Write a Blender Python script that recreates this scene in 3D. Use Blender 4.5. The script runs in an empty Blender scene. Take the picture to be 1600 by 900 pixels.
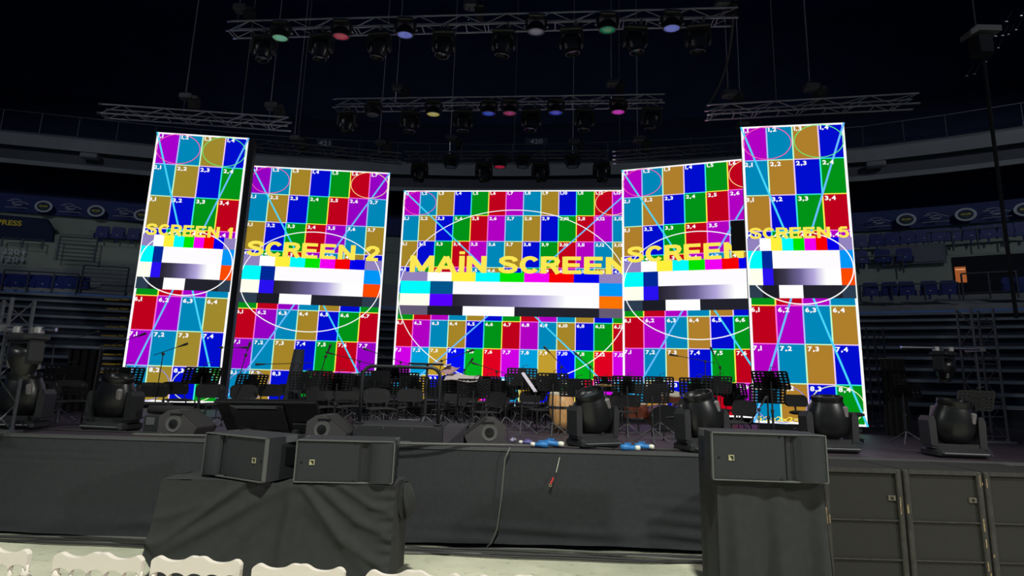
import bpy, math, random
from mathutils import Matrix, Vector
random.seed(7)
PI = math.pi
sc = bpy.context.scene
COL = sc.collection

# ------------------------------------------------------------------ camera
FPX = 854.31                      # focal length in pixels of a 1600 px wide frame
PITCH, ROLL = math.radians(9.757), math.radians(1.672)
CAM = Vector((0.0, 0.0, 2.45))
_r = Vector((1, 0, 0)); _u = Vector((0, -math.sin(PITCH), math.cos(PITCH))); _f = Vector((0, math.cos(PITCH), math.sin(PITCH)))
AX = math.cos(ROLL) * _r + math.sin(ROLL) * _u
AY = -math.sin(ROLL) * _r + math.cos(ROLL) * _u
AZ = _f
cd = bpy.data.cameras.new('camera'); cam = bpy.data.objects.new('camera', cd); COL.objects.link(cam)
cd.sensor_width = 36.0; cd.lens = 36.0 * FPX / 1600.0; cd.clip_end = 400
cam.matrix_world = Matrix(((AX.x, AY.x, -AZ.x, CAM.x), (AX.y, AY.y, -AZ.y, CAM.y), (AX.z, AY.z, -AZ.z, CAM.z), (0, 0, 0, 1)))
sc.camera = cam

# ------------------------------------------------------------------ exposure, world, hall flood lights
sc.view_settings.view_transform = 'Standard'; sc.view_settings.look = 'None'
sc.view_settings.exposure = 0.0; sc.view_settings.gamma = 1.0; sc.view_settings.use_curve_mapping = False
W = bpy.data.worlds.new('hall_air'); sc.world = W; W.use_nodes = True
W.node_tree.nodes['Background'].inputs[0].default_value = (0.0032, 0.0065, 0.017, 1)
W.node_tree.nodes['Background'].inputs[1].default_value = 3.2

def flood(name, loc, aim, power, spot, blend, col, size):
    d = bpy.data.lights.new(name, 'SPOT'); d.energy = power; d.spot_size = math.radians(spot); d.spot_blend = blend
    d.color = col; d.shadow_soft_size = size
    o = bpy.data.objects.new(name, d); COL.objects.link(o); o.location = loc
    o.rotation_euler = (Vector(aim) - Vector(loc)).to_track_quat('-Z', 'Y').to_euler()
    return o
flood('hall_flood', (19.5, -5.0, 10.5), (1.5, 6.0, 0.6), 7600, 62, 0.5, (1.0, 0.97, 0.90), 0.35)
flood('hall_flood', (-19.0, -5.5, 12.0), (-1.5, 6.0, 0.5), 3000, 60, 0.5, (0.95, 1.0, 0.90), 0.35)
flood('hall_flood', (0.5, -3.0, 20.0), (0.0, 4.8, 0.0), 18000, 52, 0.6, (0.98, 1.0, 0.88), 0.6)
flood('hall_flood', (-26, 6.0, 24.0), (-17, 33.0, 13.0), 2600, 100, 0.8, (0.86, 0.92, 1.0), 1.0)
flood('hall_flood', (26, 6.0, 24.0), (17, 33.0, 13.0), 2600, 100, 0.8, (0.86, 0.92, 1.0), 1.0)

# ------------------------------------------------------------------ picking places in the hall
def ray(px, py):
    return AX * ((px - 800) / FPX) + AY * (-(py - 450) / FPX) + AZ
def atY(px, py, Y):
    d = ray(px, py); return CAM + d * ((Y - CAM.y) / d.y)
def atZ(px, py, z):
    d = ray(px, py); return CAM + d * ((z - CAM.z) / d.z)
def px_of(p):
    q = p - CAM; w = q.dot(AZ); return 800 + FPX * q.dot(AX) / w, 450 - FPX * q.dot(AY) / w

# ------------------------------------------------------------------ materials
def lin(c):
    return tuple((v / 255 / 12.92) if v / 255 <= 0.04045 else ((v / 255 + 0.055) / 1.055) ** 2.4 for v in c)
MATS = {}
def mat(name, rgb, rough=0.6, metal=0.0, noise=0.0, scale=8.0, bump=0.0, stretch=(1, 1, 1), spec=0.5):
    if name in MATS: return MATS[name]
    m = bpy.data.materials.new(name); m.use_nodes = True; nt = m.node_tree; b = nt.nodes['Principled BSDF']
    c = lin(rgb); b.inputs['Base Color'].default_value = (*c, 1); b.inputs['Roughness'].default_value = rough
    b.inputs['Metallic'].default_value = metal; b.inputs['Specular IOR Level'].default_value = spec
    if noise or bump:
        tc = nt.nodes.new('ShaderNodeTexCoord'); mp = nt.nodes.new('ShaderNodeMapping'); mp.inputs['Scale'].default_value = stretch
        nz = nt.nodes.new('ShaderNodeTexNoise'); nz.inputs['Scale'].default_value = scale; nz.inputs['Detail'].default_value = 5
        nt.links.new(tc.outputs['Object'], mp.inputs[0]); nt.links.new(mp.outputs[0], nz.inputs['Vector'])
        if noise:
            rp = nt.nodes.new('ShaderNodeValToRGB')
            rp.color_ramp.elements[0].position = 0.3; rp.color_ramp.elements[1].position = 0.7
            rp.color_ramp.elements[0].color = (*[v * (1 - noise) for v in c], 1)
            rp.color_ramp.elements[1].color = (*[min(1, v * (1 + noise)) for v in c], 1)
            nt.links.new(nz.outputs['Fac'], rp.inputs[0]); nt.links.new(rp.outputs[0], b.inputs['Base Color'])
        if bump:
            bp = nt.nodes.new('ShaderNodeBump'); bp.inputs['Strength'].default_value = bump; bp.inputs['Distance'].default_value = 0.01
            nt.links.new(nz.outputs['Fac'], bp.inputs['Height']); nt.links.new(bp.outputs[0], b.inputs['Normal'])
    MATS[name] = m
    return m
def glow(name, rgb, strength=1.0):
    if name in MATS: return MATS[name]
    m = bpy.data.materials.new(name); m.use_nodes = True; nt = m.node_tree; nt.nodes.clear()
    e = nt.nodes.new('ShaderNodeEmission'); o = nt.nodes.new('ShaderNodeOutputMaterial')
    e.inputs[0].default_value = (*lin(rgb), 1); e.inputs[1].default_value = strength
    nt.links.new(e.outputs[0], o.inputs[0]); MATS[name] = m
    return m
BLACK = mat('black_plastic', (34, 36, 38), 0.5, noise=0.15, scale=30)
BLACKMETAL = mat('black_painted_metal', (30, 31, 34), 0.42, noise=0.2, scale=20)
SATIN = mat('satin_black', (24, 25, 27), 0.33)
DULL = mat('dull_black_fabric', (26, 26, 29), 0.9, noise=0.2, scale=40, bump=0.2)
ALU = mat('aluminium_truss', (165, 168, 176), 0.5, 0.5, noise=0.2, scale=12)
STEEL = mat('chrome_steel', (190, 192, 196), 0.22, 1.0)
GREYMETAL = mat('grey_metal', (112, 114, 118), 0.4, 0.5)
RUBBER = mat('cable_rubber', (40, 40, 42), 0.55)
RUBBERGREY = mat('cable_grey_rubber', (92, 94, 90), 0.6)

# ------------------------------------------------------------------ mesh building
class MB:
    def __init__(s): s.v = []; s.f = []; s.mi = []; s.cur = 0
    def add(s, vs, fs):
        b = len(s.v); s.v += [tuple(p) for p in vs]
        for f in fs: s.f.append(tuple(b + i for i in f)); s.mi.append(s.cur)
        return s
    def box(s, c, d, M=None):
        x, y, z = d[0] / 2, d[1] / 2, d[2] / 2
        vs = [Vector((a, b, e)) for a in (-x, x) for b in (-y, y) for e in (-z, z)]
        if M: vs = [M @ v for v in vs]
        vs = [v + Vector(c) for v in vs]
        return s.add(vs, [(0, 1, 3, 2), (4, 6, 7, 5), (0, 4, 5, 1), (2, 3, 7, 6), (0, 2, 6, 4), (1, 5, 7, 3)])
    def cbox(s, c, d, ch):
        """box with chamfered vertical and horizontal edges"""
        x, y, z = d[0] / 2, d[1] / 2, d[2] / 2; ch = min(ch, x * .9, y * .9, z * .9)
        rings = []
        for zz, i in ((-z, ch), (-z + ch, 0), (z - ch, 0), (z, ch)):
            X, Y = x - i, y - i; q = ch
            rings.append([(-X + q, -Y, zz), (X - q, -Y, zz), (X, -Y + q, zz), (X, Y - q, zz), (X - q, Y, zz), (-X + q, Y, zz), (-X, Y - q, zz), (-X, -Y + q, zz)])
        vs = [Vector(p) + Vector(c) for r in rings for p in r]
        fs = [tuple(range(7, -1, -1)), tuple(range(24, 32))]
        for k in range(3):
            for i in range(8): j = (i + 1) % 8; fs.append((k * 8 + i, k * 8 + j, k * 8 + 8 + j, k * 8 + 8 + i))
        return s.add(vs, fs)
    def tube(s, pts, r, n=6, cap=True):
        pts = [Vector(p) for p in pts]; vs = []; fs = []; k = len(pts); ref = None
        for i, p in enumerate(pts):
            t = (pts[min(i + 1, k - 1)] - pts[max(i - 1, 0)])
            t = t.normalized() if t.length > 1e-9 else Vector((0, 0, 1))
            if ref is None:
                ref = t.cross(Vector((0, 0, 1)) if abs(t.z) < 0.9 else Vector((1, 0, 0))).normalized()
            a = (ref - t * ref.dot(t)).normalized(); ref = a; b = t.cross(a)
            rr = r[i] if isinstance(r, (list, tuple)) else r
            for j in range(n):
                q = 2 * PI * j / n; vs.append(p + (a * math.cos(q) + b * math.sin(q)) * rr)
        for i in range(k - 1):
            for j in range(n):
                m = (j + 1) % n; fs.append((i * n + j, i * n + m, (i + 1) * n + m, (i + 1) * n + j))
        if cap: fs += [tuple(range(n - 1, -1, -1)), tuple((k - 1) * n + j for j in range(n))]
        return s.add(vs, fs)
    def lathe(s, prof, n=20, sx=1.0, M=None, c=(0, 0, 0)):
        vs = []; fs = []; k = len(prof)
        for r, z in prof:
            for j in range(n):
                q = 2 * PI * j / n; v = Vector((r * math.cos(q) * sx, r * math.sin(q), z)); vs.append((M @ v if M else v) + Vector(c))
        for i in range(k - 1):
            for j in range(n):
                m = (j + 1) % n; fs.append((i * n + j, i * n + m, (i + 1) * n + m, (i + 1) * n + j))
        if prof[0][0] > 1e-6: fs.append(tuple(range(n - 1, -1, -1)))
        if prof[-1][0] > 1e-6: fs.append(tuple((k - 1) * n + j for j in range(n)))
        return s.add(vs, fs)
    def prism(s, poly, y0, y1, plane='xz'):
        n = len(poly)
        P = (lambda a, b, t: (a, t, b)) if plane == 'xz' else ((lambda a, b, t: (t, a, b)) if plane == 'yz' else (lambda a, b, t: (a, b, t)))
        vs = [P(a, b, y0) for a, b in poly] + [P(a, b, y1) for a, b in poly]
        fs = [tuple(range(n)), tuple(range(2 * n - 1, n - 1, -1))] + [(i, i + n, (i + 1) % n + n, (i + 1) % n) for i in range(n)]
        return s.add(vs, fs)
    def grid(s, fn, nu, nv):
        vs = [fn(i / nu, j / nv) for j in range(nv + 1) for i in range(nu + 1)]
        fs = [(j * (nu + 1) + i, j * (nu + 1) + i + 1, (j + 1) * (nu + 1) + i + 1, (j + 1) * (nu + 1) + i) for j in range(nv) for i in range(nu)]
        return s.add(vs, fs)
    def mesh(s, name, mats, smooth=False):
        import bmesh
        me = bpy.data.meshes.new(name); me.from_pydata(s.v, [], s.f)
        bm = bmesh.new(); bm.from_mesh(me); bmesh.ops.recalc_face_normals(bm, faces=bm.faces); bm.to_mesh(me); bm.free()
        for m in (mats if isinstance(mats, (list, tuple)) else [mats]): me.materials.append(m)
        me.polygons.foreach_set('material_index', s.mi)
        if smooth: me.shade_smooth()
        me.update(); return me
    def build(s, name, mats, parent=None, smooth=False, auto=None):
        me = s.mesh(name, mats, smooth or auto is not None)
        if auto is not None: me.set_sharp_from_angle(angle=math.radians(auto))
        return put(name, me, parent)
def put(name, me, parent=None, loc=None, M=None):
    o = bpy.data.objects.new(name, me); COL.objects.link(o)
    if parent is not None: o.parent = parent
    if M is not None: o.matrix_local = M
    elif loc is not None: o.location = loc
    return o
def tag(o, label, cat, group=None, kind=None):
    o['label'] = label; o['category'] = cat
    if group: o['group'] = group
    if kind: o['kind'] = kind
    return o
def thing(name, label, cat, loc=(0, 0, 0), rz=0.0, group=None):
    o = bpy.data.objects.new(name, None); COL.objects.link(o); o.empty_display_size = 0.1
    o.location = loc; o.rotation_euler = (0, 0, rz)
    return tag(o, label, cat, group)
def struct(o): o['kind'] = 'structure'; return o
def copy_tree(o, parent=None):
    c = o.copy(); COL.objects.link(c); c.parent = parent
    for ch in o.children: copy_tree(ch, c)
    return c
_rod = {}
def rod(name, parent, a, b, r, m, n=6):
    """a straight bar from a to b: one shared unit cylinder per material"""
    k = (m.name, n)
    if k not in _rod: _rod[k] = MB().tube([(0, 0, 0), (0, 0, 1)], 1.0, n).mesh('bar', m, False)
    a, b = Vector(a), Vector(b); d = b - a
    M = Matrix.Translation(a) @ d.to_track_quat('Z', 'Y').to_matrix().to_4x4() @ Matrix.Diagonal((r, r, d.length, 1))
    return put(name, _rod[k], parent, M=M)
ORD = ['first', 'second', 'third', 'fourth', 'fifth', 'sixth', 'seventh', 'eighth', 'ninth', 'tenth', 'eleventh', 'twelfth', 'thirteenth', 'fourteenth', 'fifteenth', 'sixteenth']
def text_mesh(txt, bold=0.0, space=1.0):
    cu = bpy.data.curves.new('txt', 'FONT'); cu.body = txt; cu.size = 1.0; cu.offset = bold; cu.space_character = space; cu.resolution_u = 3
    o = bpy.data.objects.new('txt', cu); COL.objects.link(o); bpy.context.view_layer.update()
    me = bpy.data.meshes.new_from_object(o.evaluated_get(bpy.context.evaluated_depsgraph_get()))
    V = [v.co.copy() for v in me.vertices]; F = [tuple(p.vertices) for p in me.polygons]
    bpy.data.objects.remove(o); bpy.data.curves.remove(cu); bpy.data.meshes.remove(me)
    return V, F
def text_fit(mb, txt, x0, x1, z0, z1, y, bold=0.0, space=1.0, fn=None):
    """lettering stretched to a box in the local xz plane"""
    V, F = text_mesh(txt, bold, space)
    a, b = min(v.x for v in V), max(v.x for v in V); c, d = min(v.y for v in V), max(v.y for v in V)
    vs = [((x0 + (v.x - a) / (b - a) * (x1 - x0)), y, z0 + (v.y - c) / (d - c) * (z1 - z0)) for v in V]
    if fn: vs = [fn(*p) for p in vs]
    mb.add(vs, F)

# ================================================================== THE HALL
ZS = 1.45                                            # stage deck height
YF = atZ(800, 700, ZS).y                             # stage front
# plan of the curved rear stand, from the edge of its upper balcony
PXS = [-420, -200, 0, 120, 240, 380, 500, 620, 720, 800, 900, 1000, 1080, 1220, 1350, 1480, 1600, 1800, 2050]
PYS = [166, 186, 205, 217, 229, 241, 249, 254.5, 257, 257.5, 256, 253, 250, 243, 233, 217, 200, 171, 134]
ZF = atY(800, 257.5, 36.0).z
PATH = [atZ(a, b, ZF) for a, b in zip(PXS, PYS)]
PATH = [(p.x, p.y) for p in PATH]
def on_stand(px, py, s):
    """point of the stand surface (plan scaled by s) seen at a pixel"""
    d = ray(px, py); best = None
    for (x0, y0), (x1, y1) in zip(PATH, PATH[1:]):
        x0, y0, x1, y1 = x0 * s, y0 * s, x1 * s, y1 * s
        ex, ey = x1 - x0, y1 - y0; den = d.x * ey - d.y * ex
        if abs(den) < 1e-9: continue
        t = (x0 * ey - y0 * ex) / den; u = (x0 * d.y - y0 * d.x) / den
        if t > 0 and -0.001 <= u <= 1.001: best = (t, math.atan2(ey, ex)); break
    t, a = best
    return CAM + d * t, a
def zat(py, s, px=120): return on_stand(px, py, s)[0].z
def sweep(name, prof, m, parent):
    """a strip of the stand: profile [(scale, z)...] carried along the plan"""
    mb = MB(); k = len(prof)
    vs = [(x * s, y * s, z) for (x, y) in PATH for s, z in prof]
    fs = [(i * k + j, (i + 1) * k + j, (i + 1) * k + j + 1, i * k + j + 1) for i in range(len(PATH) - 1) for j in range(k - 1)]
    mb.add(vs, fs); return mb.build(name, m, parent)

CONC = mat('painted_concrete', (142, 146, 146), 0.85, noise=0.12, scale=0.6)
CONCG = mat('green_grey_concrete', (150, 160, 148), 0.85, noise=0.1, scale=0.5)
DARKWALL = mat('dark_wall', (30, 42, 74), 0.9, noise=0.2, scale=0.4)
NAVY = mat('navy_ribbon', (32, 50, 108), 0.7, noise=0.15, scale=0.5)
RISER = mat('tier_riser', (44, 50, 62), 0.85, noise=0.25, scale=1.2)
TREAD = mat('tier_edge', (128, 136, 144), 0.8, noise=0.15, scale=1.0)
PALE = mat('pale_print', (196, 202, 208), 0.7)
YELLOWPRINT = mat('yellow_print', (236, 206, 60), 0.7)

fl = MB().box((0, 10, -0.1), (160, 120, 0.2)).build('floor', None); struct(fl)
m = bpy.data.materials.new('concrete_floor'); m.use_nodes = True; nt = m.node_tree; b = nt.nodes['Principled BSDF']
tc = nt.nodes.new('ShaderNodeTexCoord')
n1 = nt.nodes.new('ShaderNodeTexNoise'); n1.inputs['Scale'].default_value = 0.9; n1.inputs['Detail'].default_value = 6
n2 = nt.nodes.new('ShaderNodeTexNoise'); n2.inputs['Scale'].default_value = 9; n2.inputs['Detail'].default_value = 8
for n in (n1, n2): nt.links.new(tc.outputs['Object'], n.inputs['Vector'])
r1 = nt.nodes.new('ShaderNodeValToRGB'); r1.color_ramp.elements[0].color = (*lin((186, 188, 166)), 1); r1.color_ramp.elements[1].color = (*lin((218, 216, 194)), 1)
r1.color_ramp.elements[0].position = .35; r1.color_ramp.elements[1].position = .65
r2 = nt.nodes.new('ShaderNodeValToRGB'); r2.color_ramp.elements[0].position = .28; r2.color_ramp.elements[0].color = (.45, .45, .42, 1); r2.color_ramp.elements[1].position = .42; r2.color_ramp.elements[1].color = (1, 1, 1, 1)
mx = nt.nodes.new('ShaderNodeMix'); mx.data_type = 'RGBA'; mx.blend_type = 'MULTIPLY'; mx.inputs[0].default_value = .5
nt.links.new(n1.outputs['Fac'], r1.inputs[0]); nt.links.new(n2.outputs['Fac'], r2.inputs[0])
nt.links.new(r1.outputs[0], mx.inputs[6]); nt.links.new(r2.outputs[0], mx.inputs[7]); nt.links.new(mx.outputs[2], b.inputs['Base Color'])
b.inputs['Roughness'].default_value = .62
fl.data.materials.clear(); fl.data.materials.append(m)
ce = MB().box((0, 20, 38.2), (170, 130, 0.4)).build('ceiling', mat('black_ceiling', (44, 64, 118), .95, noise=.2, scale=.3)); struct(ce)

wall = bpy.data.objects.new('wall_back', None); COL.objects.link(wall); struct(wall)
wall['label'] = 'curved rear stand of the arena with balconies and tiers'
zt = zat
sweep('roof_wall', [(1.45, 38.0), (1.45, zt(150, 1.45))], DARKWALL, wall)
sweep('upper_tier', [(1.45, zt(150, 1.45)), (1.06, zt(214, 1.06))], DARKWALL, wall)
sweep('balcony_front', [(1.06, zt(214, 1.06)), (1.005, zt(217, 1.005)), (1.0, zt(217.5, 1.0)), (1.0, zt(236, 1.0)), (1.008, zt(236, 1.008))], CONC, wall)
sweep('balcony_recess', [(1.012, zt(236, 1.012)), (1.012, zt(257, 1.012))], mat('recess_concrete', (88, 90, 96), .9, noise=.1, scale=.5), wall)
sweep('balcony_ledge', [(1.012, zt(257, 1.012)), (0.99, zt(257, 0.99)), (0.99, zt(264, 0.99)), (1.012, zt(265, 1.012))], CONC, wall)
sweep('box_wall', [(1.012, zt(265, 1.012)), (1.07, zt(268, 1.07)), (1.07, zt(315, 1.07))], DARKWALL, wall)
sweep('box_floor', [(1.07, zt(315, 1.07)), (1.0, zt(311, 1.0))], DARKWALL, wall)
sweep('ribbon', [(1.0, zt(311, 1.0)), (0.995, zt(311, 0.995)), (0.995, zt(339, 0.995)), (1.0, zt(339, 1.0))], NAVY, wall)
sweep('middle_wall', [(1.0, zt(339, 1.0)), (1.0, zt(366, 1.0)), (.975, zt(369, .975)), (.975, zt(381, .975)), (.955, zt(382, .955)), (.955, zt(421, .955))], CONCG, wall)
sweep('seat_landing', [(.955, zt(421, .955)), (.955, zt(446, .955)), (.92, zt(452, .92)), (.92, zt(458, .92))], CONC, wall)
TIER_Y = [461, 470, 481, 494, 509, 524, 540, 556, 573, 590]
sprev, s0 = .92, .915
for i, py in enumerate(TIER_Y):
    s = s0 - i * .026
    z = zt(py, s); ztop = z
    znext = zt(TIER_Y[i + 1], s - .026) if i + 1 < len(TIER_Y) else 0.0
    hb = 0.13
    st = sweep('tier_step', [(s + .03, ztop), (s, ztop), (s, ztop - hb)], TREAD, wall)
    sweep('tier_riser', [(s, ztop - hb), (s + .004, ztop - hb), (s + .004, znext)], RISER, wall)

# --- balustrade of the upper balcony, the numbered signs on it
bal = thing('balustrade', 'thin metal balustrade with posts along the upper balcony', 'railing')
bal.name = 'balustrade'
RAILM = mat('dull_rail', (84, 90, 98), .5, .5)
ztop = zt(183, 1.03); zlow = zt(217, 1.03)
for (x0, y0), (x1, y1) in zip(PATH, PATH[1:]):
    rod('top_rail', bal, (x0 * 1.03, y0 * 1.03, ztop), (x1 * 1.03, y1 * 1.03, ztop), .035, RAILM)
    L = math.hypot(x1 - x0, y1 - y0); n = max(1, round(L / 2.4))
    for k in range(n):
        u = k / n; x, y = (x0 + (x1 - x0) * u) * 1.03, (y0 + (y1 - y0) * u) * 1.03
        rod('post', bal, (x, y, zlow), (x, y, ztop), .03, RAILM)
def wall_text(name, txt, label, cat, px, py, s, w, h, m, back=None, bw=0, bh=0, bold=.02):
    p, a = on_stand(px, py, s); t = thing(name, label, cat, p, a)
    if back: MB().box((0, .04, 0), (bw, .06, bh)).build('board', back, t)
    mb = MB(); text_fit(mb, txt, -w / 2, w / 2, -h / 2, h / 2, -.01, bold); mb.build('lettering', m, t)
    return t
SIGNB = mat('sign_board', (44, 54, 62), .7)
SIGNT = mat('sign_lettering', (170, 178, 182), .7)
wall_text('section_sign', '421', 'small dark section sign reading 421 on the balcony left of the middle truss', 'sign', 507, 223.5, 1.02, .82, .36, SIGNT, SIGNB, 1.1, .55)
wall_text('section_sign', '420', 'small dark section sign reading 420 above the main screen', 'sign', 838, 221, 1.02, .92, .36, SIGNT, SIGNB, 1.6, .55)

# --- printed ribbon: club crests and signatures
def crest(px, py, label):
    p, a = on_stand(px, py, .985); t = thing('crest', label, 'emblem', p, a, 'round crests on the ribbon')
    R = .38; sx = 1.3
    def disc(name, r, y, m):
        mb = MB(); n = 28; mb.add([(0, y, 0)] + [(r * sx * math.cos(2 * PI * k / n), y, r * math.sin(2 * PI * k / n)) for k in range(n)], [(0, 1 + k, 1 + (k + 1) % n) for k in range(n)]); return mb.build(name, m, t)
    disc('rim', R, 0, PALE); disc('field', R * .72, -.01, mat('crest_field', (38, 50, 74), .7))
    mb = MB(); mb.prism([(-.24, -.04), (-.2, .07), (0, .04), (.2, .07), (.24, -.04), (0, -.02)], -.03, -.02); mb.build('stripe', mat('crest_yellow', (200, 190, 80), .7), t)
    mb = MB(); mb.prism([(-.2, -.05), (.2, -.05), (.1, -.16), (0, -.2), (-.1, -.16)], -.03, -.02); mb.build('leaf', mat('crest_green', (70, 96, 74), .7), t)
def signature(px, py, label):
    p, a = on_stand(px, py, .985); t = thing('signature_print', label, 'print', p, a, 'white signatures on the ribbon')
    mb = MB()
    def stroke(pts, r): mb.tube([(x, -.005, z) for x, z in pts], r, 4)
    stroke([(-.42, .26), (-.1, .3), (.18, .24)], .018); stroke([(-.55, .14), (-.3, .19), (-.22, .08), (-.1, .12), (.25, .15), (.6, .02)], .022)
    stroke([(-.24, .1), (-.12, -.02), (-.3, .0), (.1, -.03), (.3, .02)], .02)
    stroke([(-.2, -.1), (.2, -.08)], .022); stroke([(-.62, -.26), (-.1, -.22), (.1, -.24), (.62, -.24)], .018)
    mb.build('strokes', PALE, t)
for i, (x, y) in enumerate([(68, 322.5), (150, 329.5), (222, 336)]): crest(x, y, 'round white-rimmed crest, %s from the left on the left ribbon' % ORD[i])
for i, (x, y) in enumerate([(1416, 343), (1509, 335), (1602, 327)]): crest(x, y, 'round white-rimmed crest, %s from the left on the right ribbon' % ORD[i])
for i, (x, y) in enumerate([(27, 318.5), (110, 325.5), (194, 332.5)]): signature(x, y, 'white signature print, %s from the left on the left ribbon' % ORD[i])
for i, (x, y) in enumerate([(1373, 347.5), (1462, 340), (1557, 332.5)]): signature(x, y, 'white signature print, %s from the left on the right ribbon' % ORD[i])

# --- press banner and wall numbers
p, a = on_stand(33, 351, .97); t = thing('press_banner', 'dark navy press banner with yellow lettering beside the left stand', 'banner', p, a)
MB().prism([(-2.6, .55), (1.25, .5), (1.75, -.2), (1.8, -1.0), (1.2, -1.25), (-2.6, -1.2)], .02, .3).build('cloth', mat('press_navy', (20, 36, 70), .8), t)
mb = MB(); text_fit(mb, 'PRESS', -1.28, .03, -.1, .24, -.005, .03); mb.build('lettering', YELLOWPRINT, t)
p, a = on_stand(21, 398.5, .95); t = thing('section_numbers', 'pale numbers 220 and 120 with arrows painted on left wall', 'sign', p, a)
mb = MB(); text_fit(mb, '220', -.62, .28, .04, .36, -.005, .02); text_fit(mb, '120', -.62, .28, -.4, -.08, -.005, .02); mb.build('numbers', PALE, t)
mb = MB(); mb.prism([(.5, .38), (.34, .2), (.45, .2), (.45, .04), (.55, .04), (.55, .2), (.66, .2)], -.005, 0); mb.prism([(.5, -.4), (.34, -.24), (.45, -.24), (.45, -.08), (.55, -.08), (.55, -.24), (.66, -.24)], -.005, 0); mb.build('arrows', PALE, t)
# light boxes on the balcony front
for x, y, w in ((141, 244.5, 'left'), (1368, 257.5, 'right')):
    p, a = on_stand(x, y, 1.0); t = thing('projector_box', 'small pale box mounted on the %s balcony front' % w, 'box', p, a)
    MB().cbox((0, 0, 0), (1.0, .5, .32), .04).build('housing', mat('pale_box', (150, 150, 150), .7), t); MB().box((0, -.26, -.02), (.8, .03, .2)).build('window_plate', mat('pale_box_front', (120, 122, 124), .5), t)

# --- lit passage in the right stand
p, a = on_stand(1540, 428, .953); t = thing('passage_opening', 'dark passage with an orange-lit wall strip in right stand', 'passage', p, a)
MB().box((.35, .15, 0), (3.4, .3, 2.0)).build('dark_opening', mat('passage_dark', (16, 20, 34), .9), t)
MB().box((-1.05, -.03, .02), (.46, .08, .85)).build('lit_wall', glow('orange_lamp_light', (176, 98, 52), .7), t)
MB().box((-1.05, -.08, .3), (.4, .03, .05)).build('lamp_tube', glow('tube_light', (235, 170, 120), .9), t)
p, a = on_stand(1415, 408, .95)
t = thing('wall_board', 'plain pale grey board on the wall of right stand', 'board', p, a)
MB().box((.35, 0, .35), (3.0, .08, 1.1)).build('panel', mat('grey_board', (104, 108, 114), .8), t); MB().box((.3, -.06, .35), (2.8, .03, .9)).build('face', mat('grey_board_face', (112, 116, 122), .8), t)

# --- stadium seats
SEATB = mat('navy_seat_plastic', (24, 44, 122), .45, noise=.15, scale=3)
def seat_mesh():
    mb = MB()
    mb.prism([(-.36, 0), (-.37, .62), (-.3, .74), (.3, .74), (.37, .62), (.36, 0)], .06, .14)
    mb.prism([(-.33, -.02), (-.34, .42), (-.28, .47), (.28, .47), (.34, .42), (.33, -.02)], -.06, .03)
    mb.box((-.39, .02, .1), (.05, .2, .3)); mb.box((.39, .02, .1), (.05, .2, .3)); mb.box((0, .06, -.12), (.08, .1, .26))
    mb.cur = 1; mb.box((.02, -.07, .2), (.1, .02, .04))
    return mb.mesh('stadium_seat', [SEATB, PALE])
SEATM = seat_mesh()
def seats(rows, label, group):
    n = 0
    for pxs, py, s, dy in rows:
        for i, x in enumerate(pxs):
            p, a = on_stand(x, py + dy * (x - pxs[0]), s - .009); o = put('stadium_seat', SEATM, None, (p.x, p.y, p.z)); o.rotation_euler = (0, 0, a)
            tag(o, label % ORD[n], 'seat', group); n += 1
R_ = lambda a, b, n: [a + (b - a) * k / (n - 1) for k in range(n)]
seats([(R_(1346, 1468, 6), 386, .975, -.08), (R_(1490, 1600, 5), 376, .975, -.08)], 'dark blue folded seat, %s from left in the row below the right ribbon', 'upper seats of the right stand')
seats([(R_(1346, 1414, 3), 411, .955, -.05)], 'dark blue folded seat, %s from left behind the rail by the grey board', 'railed seats of the right stand')
seats([([1362, 1391, 1418, 1453, 1484], 462, .93, -.02), ([1582, 1606], 455, .93, -.02)], 'dark blue folded seat, %s from left in the lowest row of right stand', 'lower seats of the right stand')
seats([(R_(158, 232, 4), 371, .975, .06)], 'dark blue folded seat, %s from left in the row below left ribbon', 'upper seats of the left stand')
seats([([4, 24, 44, 66, 88, 108, 126], 447, .93, .035)], 'dark blue folded seat, %s from left in the lowest row of left stand', 'lower seats of the left stand')

# --- railings on the stands
def railing(name, label, px0, py0, px1, py1, s, h, n, bars=1):
    a, ang = on_stand(px0, py0, s); b_, _ = on_stand(px1, py1, s)
    z = (a.z + b_.z) / 2; a.z = b_.z = z
    t = thing(name, label, 'railing', a)
    d = b_ - a
    for k in range(n): q = d * (k / (n - 1)); rod('post', t, q, q + Vector((0, 0, h)), .045, RAILM)
    rod('top_rail', t, (0, 0, h), d + Vector((0, 0, h)), .04, RAILM)
    for k in range(bars): zz = h * (k + .3) / (bars + .2); rod('bar', t, (0, 0, zz), d + Vector((0, 0, zz)), .02, RAILM)
railing('stand_railing', 'grey railing in front of the press banner', 2, 386, 66, 389, .945, .55, 3, 1)
railing('stand_railing', 'grey railing around the stair landing beside the press banner', 88, 406, 147, 410, .945, 1.45, 2, 6)
railing('stand_railing', 'grey railing in front of lowest left stand seats', 0, 458, 118, 462, .918, 1.3, 4, 0)
railing('stand_railing', 'grey gate railing at the top of the left stairs', 124, 459, 195, 463, .918, 1.7, 2, 7)
railing('stand_railing', 'grey railing below the upper seats of right stand', 1452, 395, 1570, 386, .965, 1.15, 4, 0)
railing('stand_railing', 'grey railing in front of seats left of grey board', 1342, 430, 1412, 425, .945, 1.0, 2, 0)
railing('stand_railing', 'grey railing around the orange-lit passage', 1506, 468, 1592, 465, .918, 1.35, 3, 1)
railing('stand_railing', 'grey railing in front of lowest right stand seats', 1345, 472, 1500, 468, .918, .9, 4, 0)

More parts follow.
